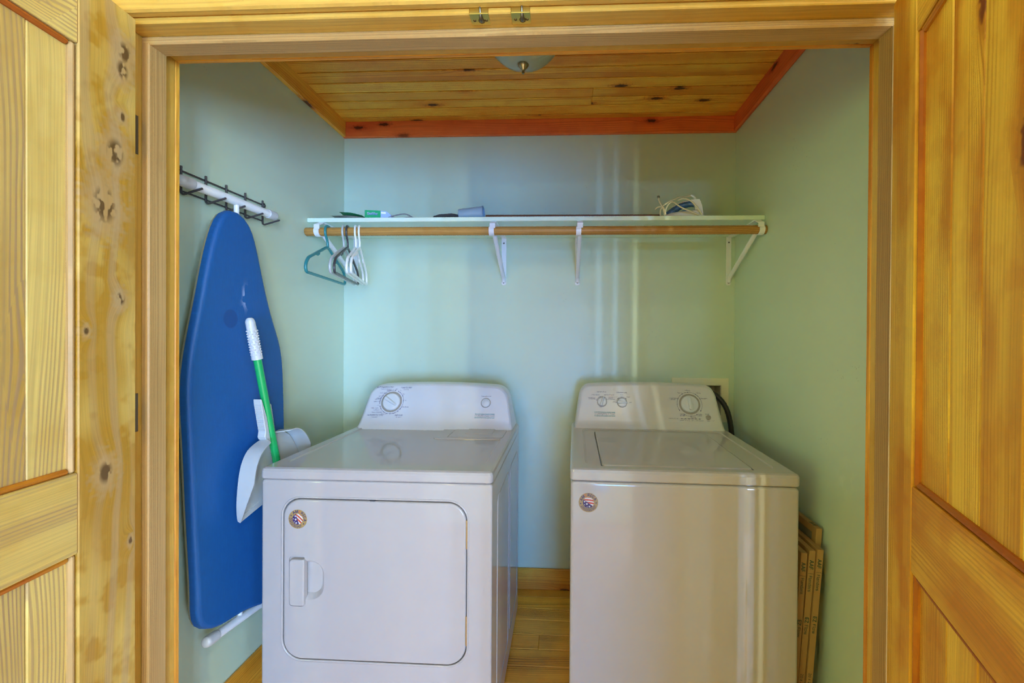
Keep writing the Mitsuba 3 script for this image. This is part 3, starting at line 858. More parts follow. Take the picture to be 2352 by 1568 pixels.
# ---------- washer
WW, WD = .699, .68
MW = local((.0226, 1.2481), -.025)
t = lab('washing_machine', 'warm-tinted white top-loading washing machine with three console knobs, right of the dryer', 'washing machine')
add('cabinet', xf(xf(slab(rrect(0, WW, .018, .8775, .013), 0, WD, .010, .004, 4), XZ()), MW), 'enamel_warm_lit', smooth=30, parent=t)
sticker(t, MW @ frame((0, -.0001, 0), (1, 0, 0), (0, 0, 1), (0, -1, 0)), .0565, .8115, .0305, 2)
top = man(layered(rrect(-.002, WW + .002, -.004, WD, .014, 5), [(.004, .8805), (0, .8845), (0, .9075), (.0035, .915), (.010, .9185)]))
rec = man(layered(rrect(.046, .653, .030, .548, (.05, .05, .03, .03), 8), [(.010, .9125), (.003, .9145), (0, .9187), (-.002, .93)]))
gap = man(layered(rrect(.0985, .5855, .046, .518, (.008, .008, .02, .02), 6), [(0, .890), (0, .93)]))
add('top', xf(top - rec - gap, MW), 'enamel_warm_lit', smooth=25, parent=t)
add('lid', xf(layered(rrect(.1025, .5815, .0495, .514, (.010, .010, .02, .02), 6), [(0, .893), (0, .9125), (.0025, .9165), (.006, .9172)]), MW), 'enamel_warm_lit', smooth=25, parent=t)
add('lid_gap', xf(layered(rrect(.0990, .5850, .0465, .5175, .008, 4), [(0, .886), (0, .8895)]), MW), 'gap_dark', parent=t)
VFW = .5695
cons = add('console', xf(console_mesh(dense(console_outline(WW, .056, .050, 1.119)), VFW, WD), MW), 'console_plastic_warm_lit', smooth=32, parent=t)
FW = lambda u, z: MW @ face_frame_at(u, z, VFW, 0)
knob(cons, FW(.1405, 1.030), .0228, .0205, .0235, .0058, 72, .015)
knob(cons, FW(.2335, 1.0285), .0235, .0210, .0235, .0062, -3, .012)
knob(cons, FW(.542, 1.027), .0475, .0395, .031, .0095, 99, .015)
add('button', xf(lathe([(0, .006), (.008, .0055), (.0105, .004), (.011, 0), (0, 0)], 24), FW(.619, .971)), 'knob_ring', smooth=35, parent=cons)
for R_, a0, a1, dts, u, z in ((.0262, 30, 160, (28, 60, 108, 162), .1405, 1.030), (.0268, 40, 178, (45, 95, 135, 178), .2335, 1.0285), (.0560, -33, 212, (-33, 27, 57, 94, 122, 154, 212), .542, 1.027), (.0560, 240, 300, (240, 271, 300), .542, 1.027)):
    add('dial_marks', xf(arc_strip(R_, a0, a1, dots=dts, rd=.0022 if R_ > .03 else .0019), FW(u, z) @ mv(0, 0, .0004)), 'ink', parent=cons)
leds = [[(.497 + .0158 * k, -.0012), (.505 + .0158 * k, -.0012), (.505 + .0158 * k, .0016), (.497 + .0158 * k, .0016)] for k in range(6)]
leds.append([(.490, -.0002), (.575, -.0002), (.575, .0003), (.490, .0003)])
LF = MW @ frame(np.array([0, VFW + SLOPE * (.964 - .93), .964]) + ENR * .0004, (1, 0, 0), EUP, ENR)
add('status_marks', xf(flat(leds), LF), 'ink', parent=cons)
printing(cons, MW, [('WATER LEVEL', .0048, .139, 1.0745, 'c'), ('TEMPERATURE', .0050, .233, 1.0730, 'c'), ('AUTO SENSING', .0036, .129, 1.0610, 'r'), ('AUTO SENSING', .0036, .110, 1.0475, 'r'), ('EXTRA RINSE', .0036, .110, 1.0425, 'r'),
                    ('DEEP WATER WASH', .0036, .151, 1.0615, 'l'), ('DEEP WATER', .0036, .170, 1.0515, 'l'), ('WASH &', .0036, .170, 1.0468, 'l'), ('EXTRA RINSE', .0036, .170, 1.0420, 'l'),
                    ('COOL', .0036, .212, 1.0535, 'r'), ('COLD', .0036, .233, 1.0625, 'c'), ('WARM', .0036, .256, 1.0535, 'l'), ('HOT', .0036, .2665, 1.0300, 'l'), ('TAP', .0036, .203, 1.0345, 'r'), ('COLD', .0036, .203, 1.0298, 'r'),
                    ('BULKY ITEMS', .0040, .489, 1.0515, 'r'), ('SHEETS', .0040, .479, 1.0465, 'r'), ('HEAVY', .0040, .511, 1.0760, 'r'), ('NORMAL', .0042, .538, 1.0870, 'c'), ('CASUAL', .0040, .577, 1.0760, 'l'), ('DELICATE', .0040, .598, 1.0520, 'l'),
                    ('DRAIN', .0046, .505, .9835, 'c'), ('& SPIN', .0046, .505, .9775, 'c'), ('RINSE', .0046, .583, .9835, 'c'), ('& SPIN', .0046, .583, .9775, 'c'), ('NORMAL', .0042, .553, .9700, 'c'),
                    ('CYCLE STATUS', .0040, .484, .9645, 'r'), ('SENSING / FILL', .0028, .505, .9570, 'c'), ('WASH', .0028, .530, .9570, 'c'), ('RINSE', .0028, .549, .9570, 'c'), ('SPIN', .0028, .566, .9570, 'c'), ('LID LOCKED', .0028, .586, .9570, 'c'),
                    ('START', .0042, .617, .9855, 'c'), ('Pause', .0034, .617, .9570, 'c'), ('HOLD', .0026, .634, .9580, 'l')], 'ink', VFW)
logo(cons, MW, .104, .200, .978, VFW)
for u, v in ((.05, .05), (WW - .05, .05), (.05, WD - .05), (WW - .05, WD - .05)):
    add('foot', xf(xf(trimesh.creation.cylinder(.02, .019, sections=16), mv(u, v, .0105)), MW), 'rubber_black', smooth=40, parent=t)

# ------------------------------------------------------------------ ironing board on its hook rack
t = lab('ironing_board', 'folded ironing board with a bright blue cover hanging on the left wall', 'ironing board')
out = [(1.236, 1.737), (1.206, 1.712), (1.186, 1.672), (1.168, 1.613), (1.128, 1.422), (1.098, 1.272), (1.0895, 1.19), (1.094, 1.05), (1.101, .913), (1.112, .70), (1.120, .535), (1.131, .462), (1.160, .430),
       (1.30, .390), (1.43, .352), (1.466, .362), (1.483, .41), (1.489, .62), (1.487, .80), (1.485, .944), (1.478, 1.15), (1.458, 1.299), (1.430, 1.37), (1.402, 1.444), (1.368, 1.555), (1.340, 1.653), (1.309, 1.713), (1.272, 1.737)]
op = spline(out, 110, closed=True)
bd = layered(op, [(.013, .0), (.006, .0018), (.0015, .006), (0, .012), (0, .026), (.004, .029)])
add('cover', xf(bd, YZ(-1.080, -1)), 'ironing_cover', smooth=40, parent=t)
add('board', xf(slab(inset(op[::-1] if not Polygon(op).exterior.is_ccw else op, .004), 0, .008, .001, .001), YZ(-1.1085, -1)), 'board_edge_shade', smooth=40, parent=t)
def foot_bar(y0, z0, y1, z1):
    k = add('foot_bar', tube([(-1.136, y0, z0), (-1.136, y1, z1)], .0145, 16), 'white_metal', smooth=40, parent=t)
    e = np.array([0, y1 - y0, z1 - z0]); e /= np.linalg.norm(e)
    for p, s in ((np.array([-1.136, y0, z0]), 1), (np.array([-1.136, y1, z1]), -1)):
        prof = [(0, -.006), (.008, -.0055), (.0145, -.002), (.0175, .004), (.0178, .035), (.0165, .038), (0, .038)]
        ez = e * s
        ex = np.array([1.0, 0, 0]); ey = np.cross(ez, ex)
        add('end_cap', xf(lathe(prof, 20), frame(p, ex, ey, ez)), 'white_plastic', smooth=40, parent=k)
foot_bar(1.118, 1.790, 1.498, 1.798)
foot_bar(1.205, .352, 1.47, .318)
for y in (1.318,):
    add('leg', tube([(-1.136, y, 1.79), (-1.128, y, 1.1), (-1.136, y + .02, .336)], .008, 10), 'white_metal', smooth=40, parent=t)

t = lab('hook_rack', 'black wire rack of five hooks on the left wall above the ironing board', 'hook rack')
X0 = XL + .006
add('rail', tube([(X0, 1.085, 1.838), (X0, 1.494, 1.843)], .0028, 8), 'wire_black', smooth=40, parent=t)
add('rail', tube([(X0, 1.085, 1.776), (X0, 1.494, 1.780)], .0028, 8), 'wire_black', smooth=40, parent=t)
add('mounting_eye', tube([(X0, 1.503 + .007 * math.cos(a), 1.843 + .007 * math.sin(a)) for a in np.linspace(0, 2 * math.pi, 16, endpoint=False)], .0026, 8, closed=True), 'wire_black', smooth=True, parent=t)
for y, z in ((1.163, 1.851), (1.247, 1.853), (1.325, 1.854), (1.406, 1.856), (1.490, 1.857)):
    arc = [(X0 + .0145 + .0085 * math.cos(q), y, 1.7725 + .0085 * math.sin(q)) for q in np.radians(np.linspace(180, 285, 8))]
    add('hook', tube(np.array([(X0 + .006, y, z), (X0 + .006, y, 1.80)] + arc + [(X0 + .043, y, 1.7715), (X0 + .074, y, 1.7805)]), .0033, 8), 'wire_black', smooth=50, parent=t)

# ------------------------------------------------------------------ broom and dustpan
B0, B1 = np.array([-1.026, 1.244, 1.384]), np.array([-.995, 1.512, .125])
bdir = (B1 - B0) / np.linalg.norm(B1 - B0)
t = lab('broom', 'broom with a green pole and a white knobbly grip beside the dryer', 'broom')
add('pole', tube([B0 + bdir * .12, B1], .0118, 16), 'broom_green', smooth=40, parent=t)
bx = np.cross(bdir, [1, 0, 0]); bx /= np.linalg.norm(bx)
BM = frame(B0, np.cross(bx, bdir), bx, bdir)
gp = [(0, -.006), (.006, -.0055), (.011, -.001), (.0135, .008), (.0140, .03), (.0148, .10), (.0160, .130), (.0160, .134), (0, .134)]
gk = add('grip', xf(lathe(gp, 24), BM), 'white_plastic', smooth=40, parent=t)
bumps = []
for i in range(10):
    for j in range(10):
        a = (j + .5 * (i % 2)) * 2 * math.pi / 10
        s = .038 + i * .0088
        bumps.append(xf(trimesh.creation.icosphere(1, .0026), mv(.0145 * math.cos(a), .0145 * math.sin(a), s)))
add('grip_bumps', xf(join(*bumps), BM), 'white_plastic', smooth=True, parent=gk)
add('hang_slot', xf(cbox(-.0025, .0025, .0085, .0145, .004, .024, .001), BM @ frame((0, 0, 0), (.3, .95, 0), (-.95, .3, 0), (0, 0, 1))), 'ink_grey', parent=gk)
HB = frame(B1, (0, 1, 0), (1, 0, 0), (0, 0, -1))
add('head', cbox(-1.012, -.972, 1.40, 1.62, .085, .128, .012), 'broom_green', smooth=40, parent=t)
rng = random.Random(2)
br = [tube([(x, y, .086), (x + rng.uniform(-.006, .006), y + (y - 1.51) * .18, .002)], .0016, 4) for x in np.linspace(-1.006, -.978, 4) for y in np.linspace(1.408, 1.612, 34)]
lab(add('bristles', join(*br), 'pan_plastic', parent=t), kind='stuff')

t = lab('dustpan', 'pale grey plastic dustpan clipped on the green broom pole', 'dustpan')
pa = .20
PM = frame((-1.040, 1.3545, .865), (0, math.cos(pa), math.sin(pa)), (0, -math.sin(pa), math.cos(pa)), (1, 0, 0))   # (across, up, towards the room)
half = [(.158, -.090), (.156, -.070), (.148, -.030), (.134, .020), (.112, .070), (.080, .103), (.045, .112), (.022, .114)]
fp = np.array(half + [(-a, b) for a, b in half[::-1]])
add('pan', xf(layered(fp, [(0, 0), (0, .0022), (.001, .003)]), PM), 'pan_plastic', smooth=30, parent=t)
wl = spline([(.160, -.098), (.158, -.065), (.148, -.02), (.132, .03), (.109, .077), (.078, .105), (.040, .113), (.022, .114), (0, .114), (-.022, .114), (-.040, .113), (-.078, .105), (-.109, .077), (-.132, .03), (-.148, -.02), (-.158, -.065), (-.160, -.098)], 110)
hgt = .012 + .046 * np.clip((wl[:, 1] + .10) / .12, 0, 1) ** .8
hgt = np.maximum(.010, hgt * np.clip((np.abs(wl[:, 0]) - .019) / .030, 0, 1) ** .7)
tt = np.gradient(wl, axis=0); tt /= np.linalg.norm(tt, axis=1, keepdims=True); nn = np.column_stack([tt[:, 1], -tt[:, 0]])
vv, ff = [], []
for k in range(len(wl)):
    for (o, c) in ((0, 0), (.0030, 0), (.0090, hgt[k]), (.0060, hgt[k])):
        vv.append((*(wl[k] + nn[k] * o), c))
for k in range(len(wl) - 1):
    for q in range(4):
        a, b, c, d = k * 4 + q, k * 4 + (q + 1) % 4, (k + 1) * 4 + (q + 1) % 4, (k + 1) * 4 + q
        ff += [(a, b, c), (a, c, d)]
e = (len(wl) - 1) * 4
ff += [(0, 2, 1), (0, 3, 2), (e, e + 1, e + 2), (e, e + 2, e + 3)]
add('rim_wall', xf(outward((np.array(vv), np.array(ff))), PM), 'pan_plastic', smooth=35, parent=t)
add('lip', xf(slab(rrect(-.158, .158, -.104, -.086, .004, 3), .0, .006, .002, .001), PM), 'pan_plastic', smooth=30, parent=t)
hs = add('handle', xf(join(layered([(-.0135, .105), (-.0135, .195), (-.019, .232), (-.0235, .262), (-.0275, .264), (-.0295, .250), (-.0290, .150), (-.036, .132), (-.033, .122), (-.028, .118), (-.027, .105)], [(.001, .001), (0, .002), (0, .026), (.0015, .028)]),
                           layered([(.0140, .105), (.0140, .205), (.0165, .232), (.0195, .228), (.0195, .105)], [(0, .001), (0, .022)]), slab(rrect(-.020, .018, .10, .20, .004, 3), .0, .005, .001, .001)), PM), 'pan_plastic', smooth=30, parent=t)
for k in range(14):
    add('grip_rib', xf(cbox(-.0315, -.0285, .152 + k * .0070, .1555 + k * .0070, .004, .027, .0008), PM), 'pan_plastic', parent=hs)

# ------------------------------------------------------------------ shelf, brackets, rod
t = lab(add('closet_shelf', cbox(XL + .0008, XR - .0008, 1.7711, YB - .0006, 1.855, 1.8747, .002), 'shelf_paint'), 'pale green painted wooden shelf across the back wall', 'shelf')
RY, RZ_, RR = 1.766, 1.8090, .0189
n, L = 28, np.linspace(XL + .003, XR - .0015, 60)
th = np.arange(n + 1) * 2 * math.pi / n
vv = np.array([(x, RY + RR * math.cos(a), RZ_ + RR * math.sin(a)) for x in L for a in th])
uv = np.array([(x + 4.3, RR * a) for x in L for a in th])
ff = [(i * (n + 1) + j, i * (n + 1) + j + 1, (i + 1) * (n + 1) + j + 1) for i in range(len(L) - 1) for j in range(n)] + [(i * (n + 1) + j, (i + 1) * (n + 1) + j + 1, (i + 1) * (n + 1) + j) for i in range(len(L) - 1) for j in range(n)]
for i0, s in ((0, 1), (len(L) - 1, -1)):
    c = len(vv)
    vv = np.vstack([vv, [[L[i0], RY, RZ_]]]); uv = np.vstack([uv, [[L[i0] + 4.3, 0]]])
    ff += [(c, i0 * (n + 1) + j + (s > 0), i0 * (n + 1) + j + (s < 0)) for j in range(n)]
t = lab('closet_rod', 'round wooden closet rod under the shelf with hangers at its left end', 'closet rod')
add('pole', outward((vv, np.array(ff))), 'rod_wood', smooth=True, uv=uv, parent=t)
for x, wh in ((-1.124, 'left end of the rod behind the hangers'), (-.323, 'middle of the rod above the dryer'), (.066, 'rod above the gap between the machines'), (.846, 'right end of the rod above the washer')):
    t = lab(numbered('shelf_bracket'), 'white metal shelf bracket holding the ' + wh, 'bracket', 'white shelf and rod brackets')
    w = .0125
    leg = slab(rrect(x - w, x + w, 1.606, 1.8548, (.010, .010, .001, .001), 5), 0, .003, .001, 0)
    add('wall_plate', xf(leg, XZ(YB - .003)), 'bracket_white', smooth=30, parent=t)
    ap = [(YB - .003, 1.8548), (1.774, 1.8548), (RY - .022, 1.8385), (RY - .027, 1.8365), (RY - .027, 1.8150), (RY - .023, 1.8150), (RY - .023, 1.8325), (1.774, 1.8510), (YB - .003, 1.8515)]
    add('arm', xf(layered(ap, [(0, -w), (0, w)]), YZ(x)), 'bracket_white', parent=t)
    pth = fillet([(x, YB - .005, 1.620), (x, YB - .012, 1.642), (x, RY + .026, RZ_ - .010), (x, RY + .022, RZ_ + .006)], [0, .02, .02, 0], 6)
    add('brace', tube(pth, .0105, 10), 'bracket_white', smooth=50, parent=t)
    xo = x - .006 if x < .5 else x + .008
    hk, R1, R0 = [], RR + .0042, RR + .0008
    for a in np.radians(np.linspace(20, -215, 26)):
        for (R, dx) in ((R1, -.0115), (R1, .0115), (R0, .0115), (R0, -.0115)):
            hk.append((xo + dx, RY + R * math.cos(a), RZ_ + R * math.sin(a)))
    fk = []
    for k in range(25):
        for q in range(4):
            a, b, c, d = k * 4 + q, k * 4 + (q + 1) % 4, (k + 1) * 4 + (q + 1) % 4, (k + 1) * 4 + q
            fk += [(a, b, c), (a, c, d)]
    e = 100
    fk += [(0, 2, 1), (0, 3, 2), (e, e + 1, e + 2), (e, e + 2, e + 3)]
    add('rod_hook', outward((np.array(hk), np.array(fk))), 'bracket_white', smooth=40, parent=t)
    for z, m in ((1.835 - .008, 'screw_dark'), (1.636 + .012, 'bracket_white'), (1.619, 'screw_dark')):
        add('screw', xf(lathe([(0, .0016), (.0028, .0014), (.0042, 0), (0, 0)], 12), frame((x, YB - .003, z), (1, 0, 0), (0, 0, 1), (0, -1, 0))), m, smooth=40, parent=t)

# ------------------------------------------------------------------ hangers
def hanger(mat, x, yaw, lb, r=.0052, grp=None):
    t = lab(numbered('clothes_hanger'), lb, 'hanger', grp)
    ca, sa = math.cos(yaw), math.sin(yaw)
    # local: s along the hanger (front is negative), z relative to the rod's top
    M = frame((x, RY, RZ_ + RR + r), (sa, ca, 0), (ca, -sa, 0), (0, 0, 1))
    hook = spline([(.026, 0, -.032), (.025, 0, -.014), (.016, 0, -.002), (0, 0, .0005), (-.016, 0, -.004), (-.0265, 0, -.022), (-.024, 0, -.042), (-.008, 0, -.062), (0, 0, -.082), (0, 0, -.10)], 34)
    body = fillet([(0, 0, -.094), (-.186, 0, -.180), (-.207, 0, -.214), (-.200, 0, -.241), (.200, 0, -.241), (.207, 0, -.214), (.186, 0, -.180)], [.03, .03, .02, .02, .02, .02, .03], 8, True)
    add('hook', xf(tube(hook, r * .85, 10), M), mat, smooth=50, parent=t)
    add('frame', xf(tube(body, r, 10, closed=True), M), mat, smooth=True, parent=t)
    for s in (-1, 1):
        nt = spline([(s * .085, 0, -.134), (s * .092, 0, -.147), (s * .104, 0, -.150), (s * .111, 0, -.146)], 8)
        add('notch', xf(tube(nt, r * .8, 8), M), mat, smooth=50, parent=t)


hanger('hanger_teal', -1.088, -.16, 'teal plastic clothes hanger, leftmost on the closet rod', .0062)
hanger('hanger_grey', -1.012, -.27, 'grey plastic clothes hanger, second from the left end of the rod', .0055)
hanger('hanger_black', -.994, -.27, 'black plastic clothes hanger between the grey and the white ones')
hanger('hanger_white', -.956, -.33, 'white plastic clothes hanger touching the black one')
hanger('hanger_white', -.938, -.33, 'white plastic clothes hanger, rightmost on the rod')

# ------------------------------------------------------------------ things on the shelf
ZS = 1.8747
def sheet(nm, pts_top, w, mat, lb, cat, lift):
    """a limp flat packet: profile along x, some width along y"""
    pr = spline(pts_top, 24)
    vs, fs = [], []
    ny = 6
    for (x, z) in pr:
        for k in range(ny):
            vs.append((x, 1.775 + w * k / (ny - 1), z + .003 * math.sin(k * 1.7 + x * 30)))
    for i in range(len(pr) - 1):
        for k in range(ny - 1):
            a = i * ny + k
            fs += [(a, a + ny, a + ny + 1), (a, a + ny + 1, a + 1)]
    v = np.array(vs); f = np.array(fs)
    v2 = v - [0, 0, .0014]
    m = join((v, f), (v2, f[:, ::-1]))
    return lab(add(nm, m, mat, smooth=True), lb, cat)
sheet('flat_packet', [(-1.085, ZS + .013), (-1.04, ZS + .010), (-1.0, ZS + .008), (-.96, ZS + .0055), (-.932, ZS + .0045)], .09, 'packet_grey', 'grey foil packet lying flat at the left end of the shelf', 'packet', 0)
sheet('flat_packet', [(-1.043, ZS + .027), (-1.01, ZS + .023), (-.98, ZS + .020), (-.955, ZS + .0155), (-.933, ZS + .0125)], .08, 'packet_green_film', 'green flat packet with a raised corner behind the grey packet', 'packet', 0)
t = lab('refill_box', 'green cardboard refill box with white lettering and a blue end on the shelf', 'box')
bxp = [(-.926, ZS), (-.852, ZS), (-.852, ZS + .036), (-.926, ZS + .0395)]
add('carton', xf(layered(bxp, [(0, 1.787), (0, 1.86)]), XZ()), 'packet_green', parent=t)
add('end_panel', xf(layered([(-.8518, ZS), (-.800, ZS), (-.805, ZS + .018), (-.824, ZS + .032), (-.8518, ZS + .0355)], [(0, 1.788), (0, 1.86)]), XZ()), 'packet_blue', parent=t)
F = frame((-.890, 1.7868, ZS + .0225), (1, 0, -.06), (.06, 0, 1), (0, -1, 0))
add('lettering', xf(text('Swiffer', .011, bold=True), F), 'print_white', parent=t)
add('lettering', xf(xf(text('Swiffer', .0105, bold=True), mv(.0008, -.0008, .0003)), F @ mv(0, 0, 0)), 'print_blue', parent=t)
add('label_panel', xf(flat([[(-.849, ZS + .022), (-.827, ZS + .021), (-.827, ZS + .029), (-.849, ZS + .0305)]]), frame((0, 1.7875, 0), (1, 0, 0), (0, 0, 1), (0, -1, 0))), 'print_white', parent=t)
wp = spline([(-.815, 1.79, ZS + .006), (-.79, 1.79, ZS + .013), (-.76, 1.79, ZS + .019), (-.735, 1.79, ZS + .020), (-.715, 1.79, ZS + .012), (-.70, 1.79, ZS + .004)], 24)
wq = wp + np.array([0, .05, 0]); 
lab(add('wire_handle', tube(np.vstack([wp, spline([(-.698, 1.80, ZS + .003), (-.696, 1.815, ZS + .003), (-.70, 1.838, ZS + .004)], 6), wq[::-1]]), .0026, 8), 'ink_grey', smooth=True), 'bent grey wire handle lying beside the green refill box', 'wire handle')
rng = random.Random(4)
ck = trimesh.creation.icosphere(3, 1.0)
cv = np.asarray(ck.vertices).copy()
dn = meshkit.fbm(cv * 2.2, 4, 3)
cv *= (0.75 + .5 * dn)[:, None]
cv = cv * [.060, .03, .010]
cv[:, 2] += .5 * .010 * np.maximum(0, cv[:, 0] / .06)
cv += [-.55, 1.806, ZS - cv[:, 2].min() + .0002]
lab(add('dark_rag', (cv, np.asarray(ck.faces)), 'cloth_dark', smooth=True), 'crumpled dark rag on the shelf left of the plastic cup', 'rag')
t = lab('plastic_cup', 'translucent blue plastic cup lying on its side on the shelf', 'cup')
cupr = [(.0, 0), (.0215, 0), (.0235, .002), (.0275, .080), (.0285, .082), (.0290, .108), (.0315, .112), (.0315, .115), (.0275, .115), (.0260, .085), (.0215, .006), (0, .006)]
ca = .055
CM = frame((-.492, 1.812, ZS + .0243), (0, 1, 0), (-math.sin(ca), 0, math.cos(ca)), (math.cos(ca), 0, math.sin(ca)))
add('body', xf(lathe(cupr, 40), CM), 'cup_plastic', smooth=35, parent=t)
add('handle', xf(tube(spline([(0, -.026, .10), (.02, -.030, .09), (.024, -.026, .05), (.006, -.023, .03)], 14), .003, 8), CM), 'cup_plastic', smooth=50, parent=t)
t = lab('curtain_rod', 'thin brown rod lying along the shelf between the cup and the iron', 'rod')
add('pole', tube([(-.365, 1.805, ZS + .0095), (.43, 1.815, ZS + .0095)], .0090, 14), 'pole_brown', smooth=40, parent=t)
add('inner_pole', tube([(-.36, 1.787, ZS + .0052), (.41, 1.790, ZS + .0052)], .0050, 12), 'pole_brown', smooth=40, parent=t)

# iron: local a along its length (heel at 0, tip towards negative), c up
t = lab('clothes_iron', 'white and blue steam iron wrapped in its cord at the right of the shelf', 'iron')
IM = frame((.628, 1.845, ZS), (.97, -.24, 0), (.24, .97, 0), (0, 0, 1))
sole = [(-.20, 0), (-.17, -.022), (-.12, -.043), (-.06, -.052), (0, -.050), (0, .050), (-.06, .052), (-.12, .043), (-.17, .022)]
add('soleplate', xf(layered(spline(sole[:1] + sole[1:], 40, closed=True), [(.002, 0), (0, .002), (0, .010)]), IM), 'white_metal', smooth=40, parent=t)
bodyp = spline([(-.185, .0), (-.15, -.024), (-.10, -.040), (-.05, -.047), (-.01, -.045), (-.01, .045), (-.05, .047), (-.10, .040), (-.15, .024)], 40, closed=True)
add('body', xf(layered(bodyp, [(0, .010), (0, .022), (.006, .034), (.014, .040)]), IM), 'iron_white', smooth=50, parent=t)
heel = xf(layered([(-.035, .02), (.006, .006), (-.002, .06), (-.012, .088), (-.05, .088), (-.03, .06)], [(0, -.033), (0, .033)]), frame((0, 0, 0), (1, 0, 0), (0, 0, 1), (0, -1, 0)))
add('heel', xf(outward(heel), IM), 'iron_white', smooth=20, parent=t)
hp2 = spline([(-.012, 0, .052), (-.020, 0, .072), (-.055, 0, .079), (-.095, 0, .071), (-.130, 0, .050), (-.158, 0, .030)], 24)
add('handle', xf(tube(hp2, np.linspace(.013, .016, 24), 14), IM), 'iron_blue', smooth=50, parent=t)
add('top_shell', xf(tube(hp2[6:18] + [0, 0, .008], .010, 12), IM), 'iron_white', smooth=50, parent=t)
add('dial', xf(xf(lathe([(0, .008), (.016, .008), (.018, 0), (0, 0)], 20), mv(-.075, 0, .040)), IM), 'iron_blue', smooth=40, parent=t)
add('cord_guard', tube(spline([(.600, 1.85, ZS + .086), (.597, 1.85, ZS + .103), (.590, 1.85, ZS + .112), (.578, 1.85, ZS + .117)], 12), np.linspace(.0075, .0045, 12), 10), 'iron_white', smooth=50, parent=t)
cds = [spline([(.580, 1.85, ZS + .116), (.55, 1.845, ZS + .108), (.515, 1.80, ZS + .092), (.47, 1.785, ZS + .068), (.44, 1.785, ZS + .05), (.425, 1.79, ZS + .02), (.432, 1.80, ZS + .006)], 40),
       spline([(.405, 1.80, ZS + .035), (.43, 1.79, ZS + .045), (.445, 1.785, ZS + .030), (.44, 1.785, ZS + .006)], 24),
       spline([(.418, 1.79, ZS + .085), (.424, 1.785, ZS + .060), (.438, 1.785, ZS + .035), (.442, 1.79, ZS + .006)], 24),
       spline([(.45, 1.785, ZS + .008), (.452, 1.780, ZS + .04), (.475, 1.776, ZS + .062), (.50, 1.778, ZS + .048), (.54, 1.78, ZS + .028), (.575, 1.785, ZS + .016), (.598, 1.79, ZS + .006)], 40),
       spline([(.505, 1.80, ZS + .075), (.54, 1.79, ZS + .080), (.568, 1.785, ZS + .062), (.592, 1.785, ZS + .034), (.612, 1.79, ZS + .008)], 34)]
ck = [add('cord', tube(c, .0033, 8), 'cord_cream', smooth=50, parent=t) for c in cds]
add('plug', tube([(.418, 1.79, ZS + .085), (.416, 1.79, ZS + .094)], .0055, 10), 'steel_dark', smooth=40, parent=ck[2])

# ------------------------------------------------------------------ air filters leaning right of the washer
def air_filter(P, lean, depth, lb, hh=.655, first=True):
    """a framed furnace filter standing on edge: local a thickness, b up, depth along y"""
    t = lab(numbered('air_filter'), lb, 'air filter')
    th, yw = .019, .025
    ax = np.array([math.cos(lean) * math.cos(yw), -math.sin(yw), -math.sin(lean)]); dy = np.array([math.sin(yw), math.cos(yw), 0])
    ax -= dy * (ax @ dy); ax /= np.linalg.norm(ax)
    M = frame((P[0], P[1], P[2] + th * math.sin(lean)), ax, dy, np.cross(ax, dy))
    b = .022
    fr = ring2d([(0, 0), (depth, 0), (depth, hh), (0, hh)], [[(b, b), (depth - b, b), (depth - b, hh - b), (b, hh - b)]], 0, th)
    add('card_frame', outward(xf(xf(fr, YZ()), M)), 'card_tan', parent=t)
    add('media', xf(cbox(th * .25, th * .75, b, depth - b, b, hh - b, .001), M), 'filter_mesh', parent=t)
    F = lambda z: M @ frame((th / 2, -.0002, z), (0, 0, -1), (1, 0, 0), (0, -1, 0))
    if first:
        for q, h_, d_, bo in (('AAF', .0115, .030, True), ('| Flanders', .0095, .072, False), ('EZ', .0115, .215, True), ('Flow', .0105, .240, False), ('20 x 25 x 1', .0085, .40, False)):
            add('lettering', xf(text(q, h_, 'l', bold=bo), F(hh - d_)), 'card_ink', parent=t)
    else:
        add('lettering', xf(text('AAF', .0115, 'l', bold=True), M @ frame((th / 2, .02, hh + .0002), (0, 1, 0), (-1, 0, 0), (0, 0, 1))), 'card_ink', parent=t)


air_filter((.7710, 1.300, .0010), .072, .51, 'cardboard edged air filter nearest the right wall, rightmost of the front ones')
air_filter((.7475, 1.302, .0010), .072, .51, 'cardboard edged air filter between the rightmost one and the one by the washer', .650)
air_filter((.7262, 1.296, .0010), .060, .51, 'cardboard edged air filter closest to the washer side', .645)
air_filter((.7975, 1.348, .0010), .066, .52, 'taller cardboard edged air filter standing behind the front ones against the wall', .700, False)
# clear wrap hanging loose beside the front edge of the filters
nz, ny = 60, 9
vs = []
for i in range(nz):
    z = .004 + .640 * i / (nz - 1)
    for k in range(ny):
        q = k / (ny - 1)
        w = .008 + .040 * max(0, 1 - z / .60)
        wr = meshkit.noise(np.array([q * 4, z * 26, 3.0])) - .5
        x = .7925 + z * .072 + w * q + .004 * wr
        vs.append((min(x, XR - .02), 1.284 + .050 * q + .012 * wr * (1 - z / .7), z))
vs = np.array(vs)
fs = []
for i in range(nz - 1):
    for k in range(ny - 1):
        a = i * ny + k
        fs += [(a, a + 1, a + ny + 1), (a, a + ny + 1, a + ny)]
lab(add('plastic_wrap', (vs, np.array(fs)), 'clear_film', smooth=True), 'loose clear plastic wrap on the right side of the air filters', 'plastic wrap')

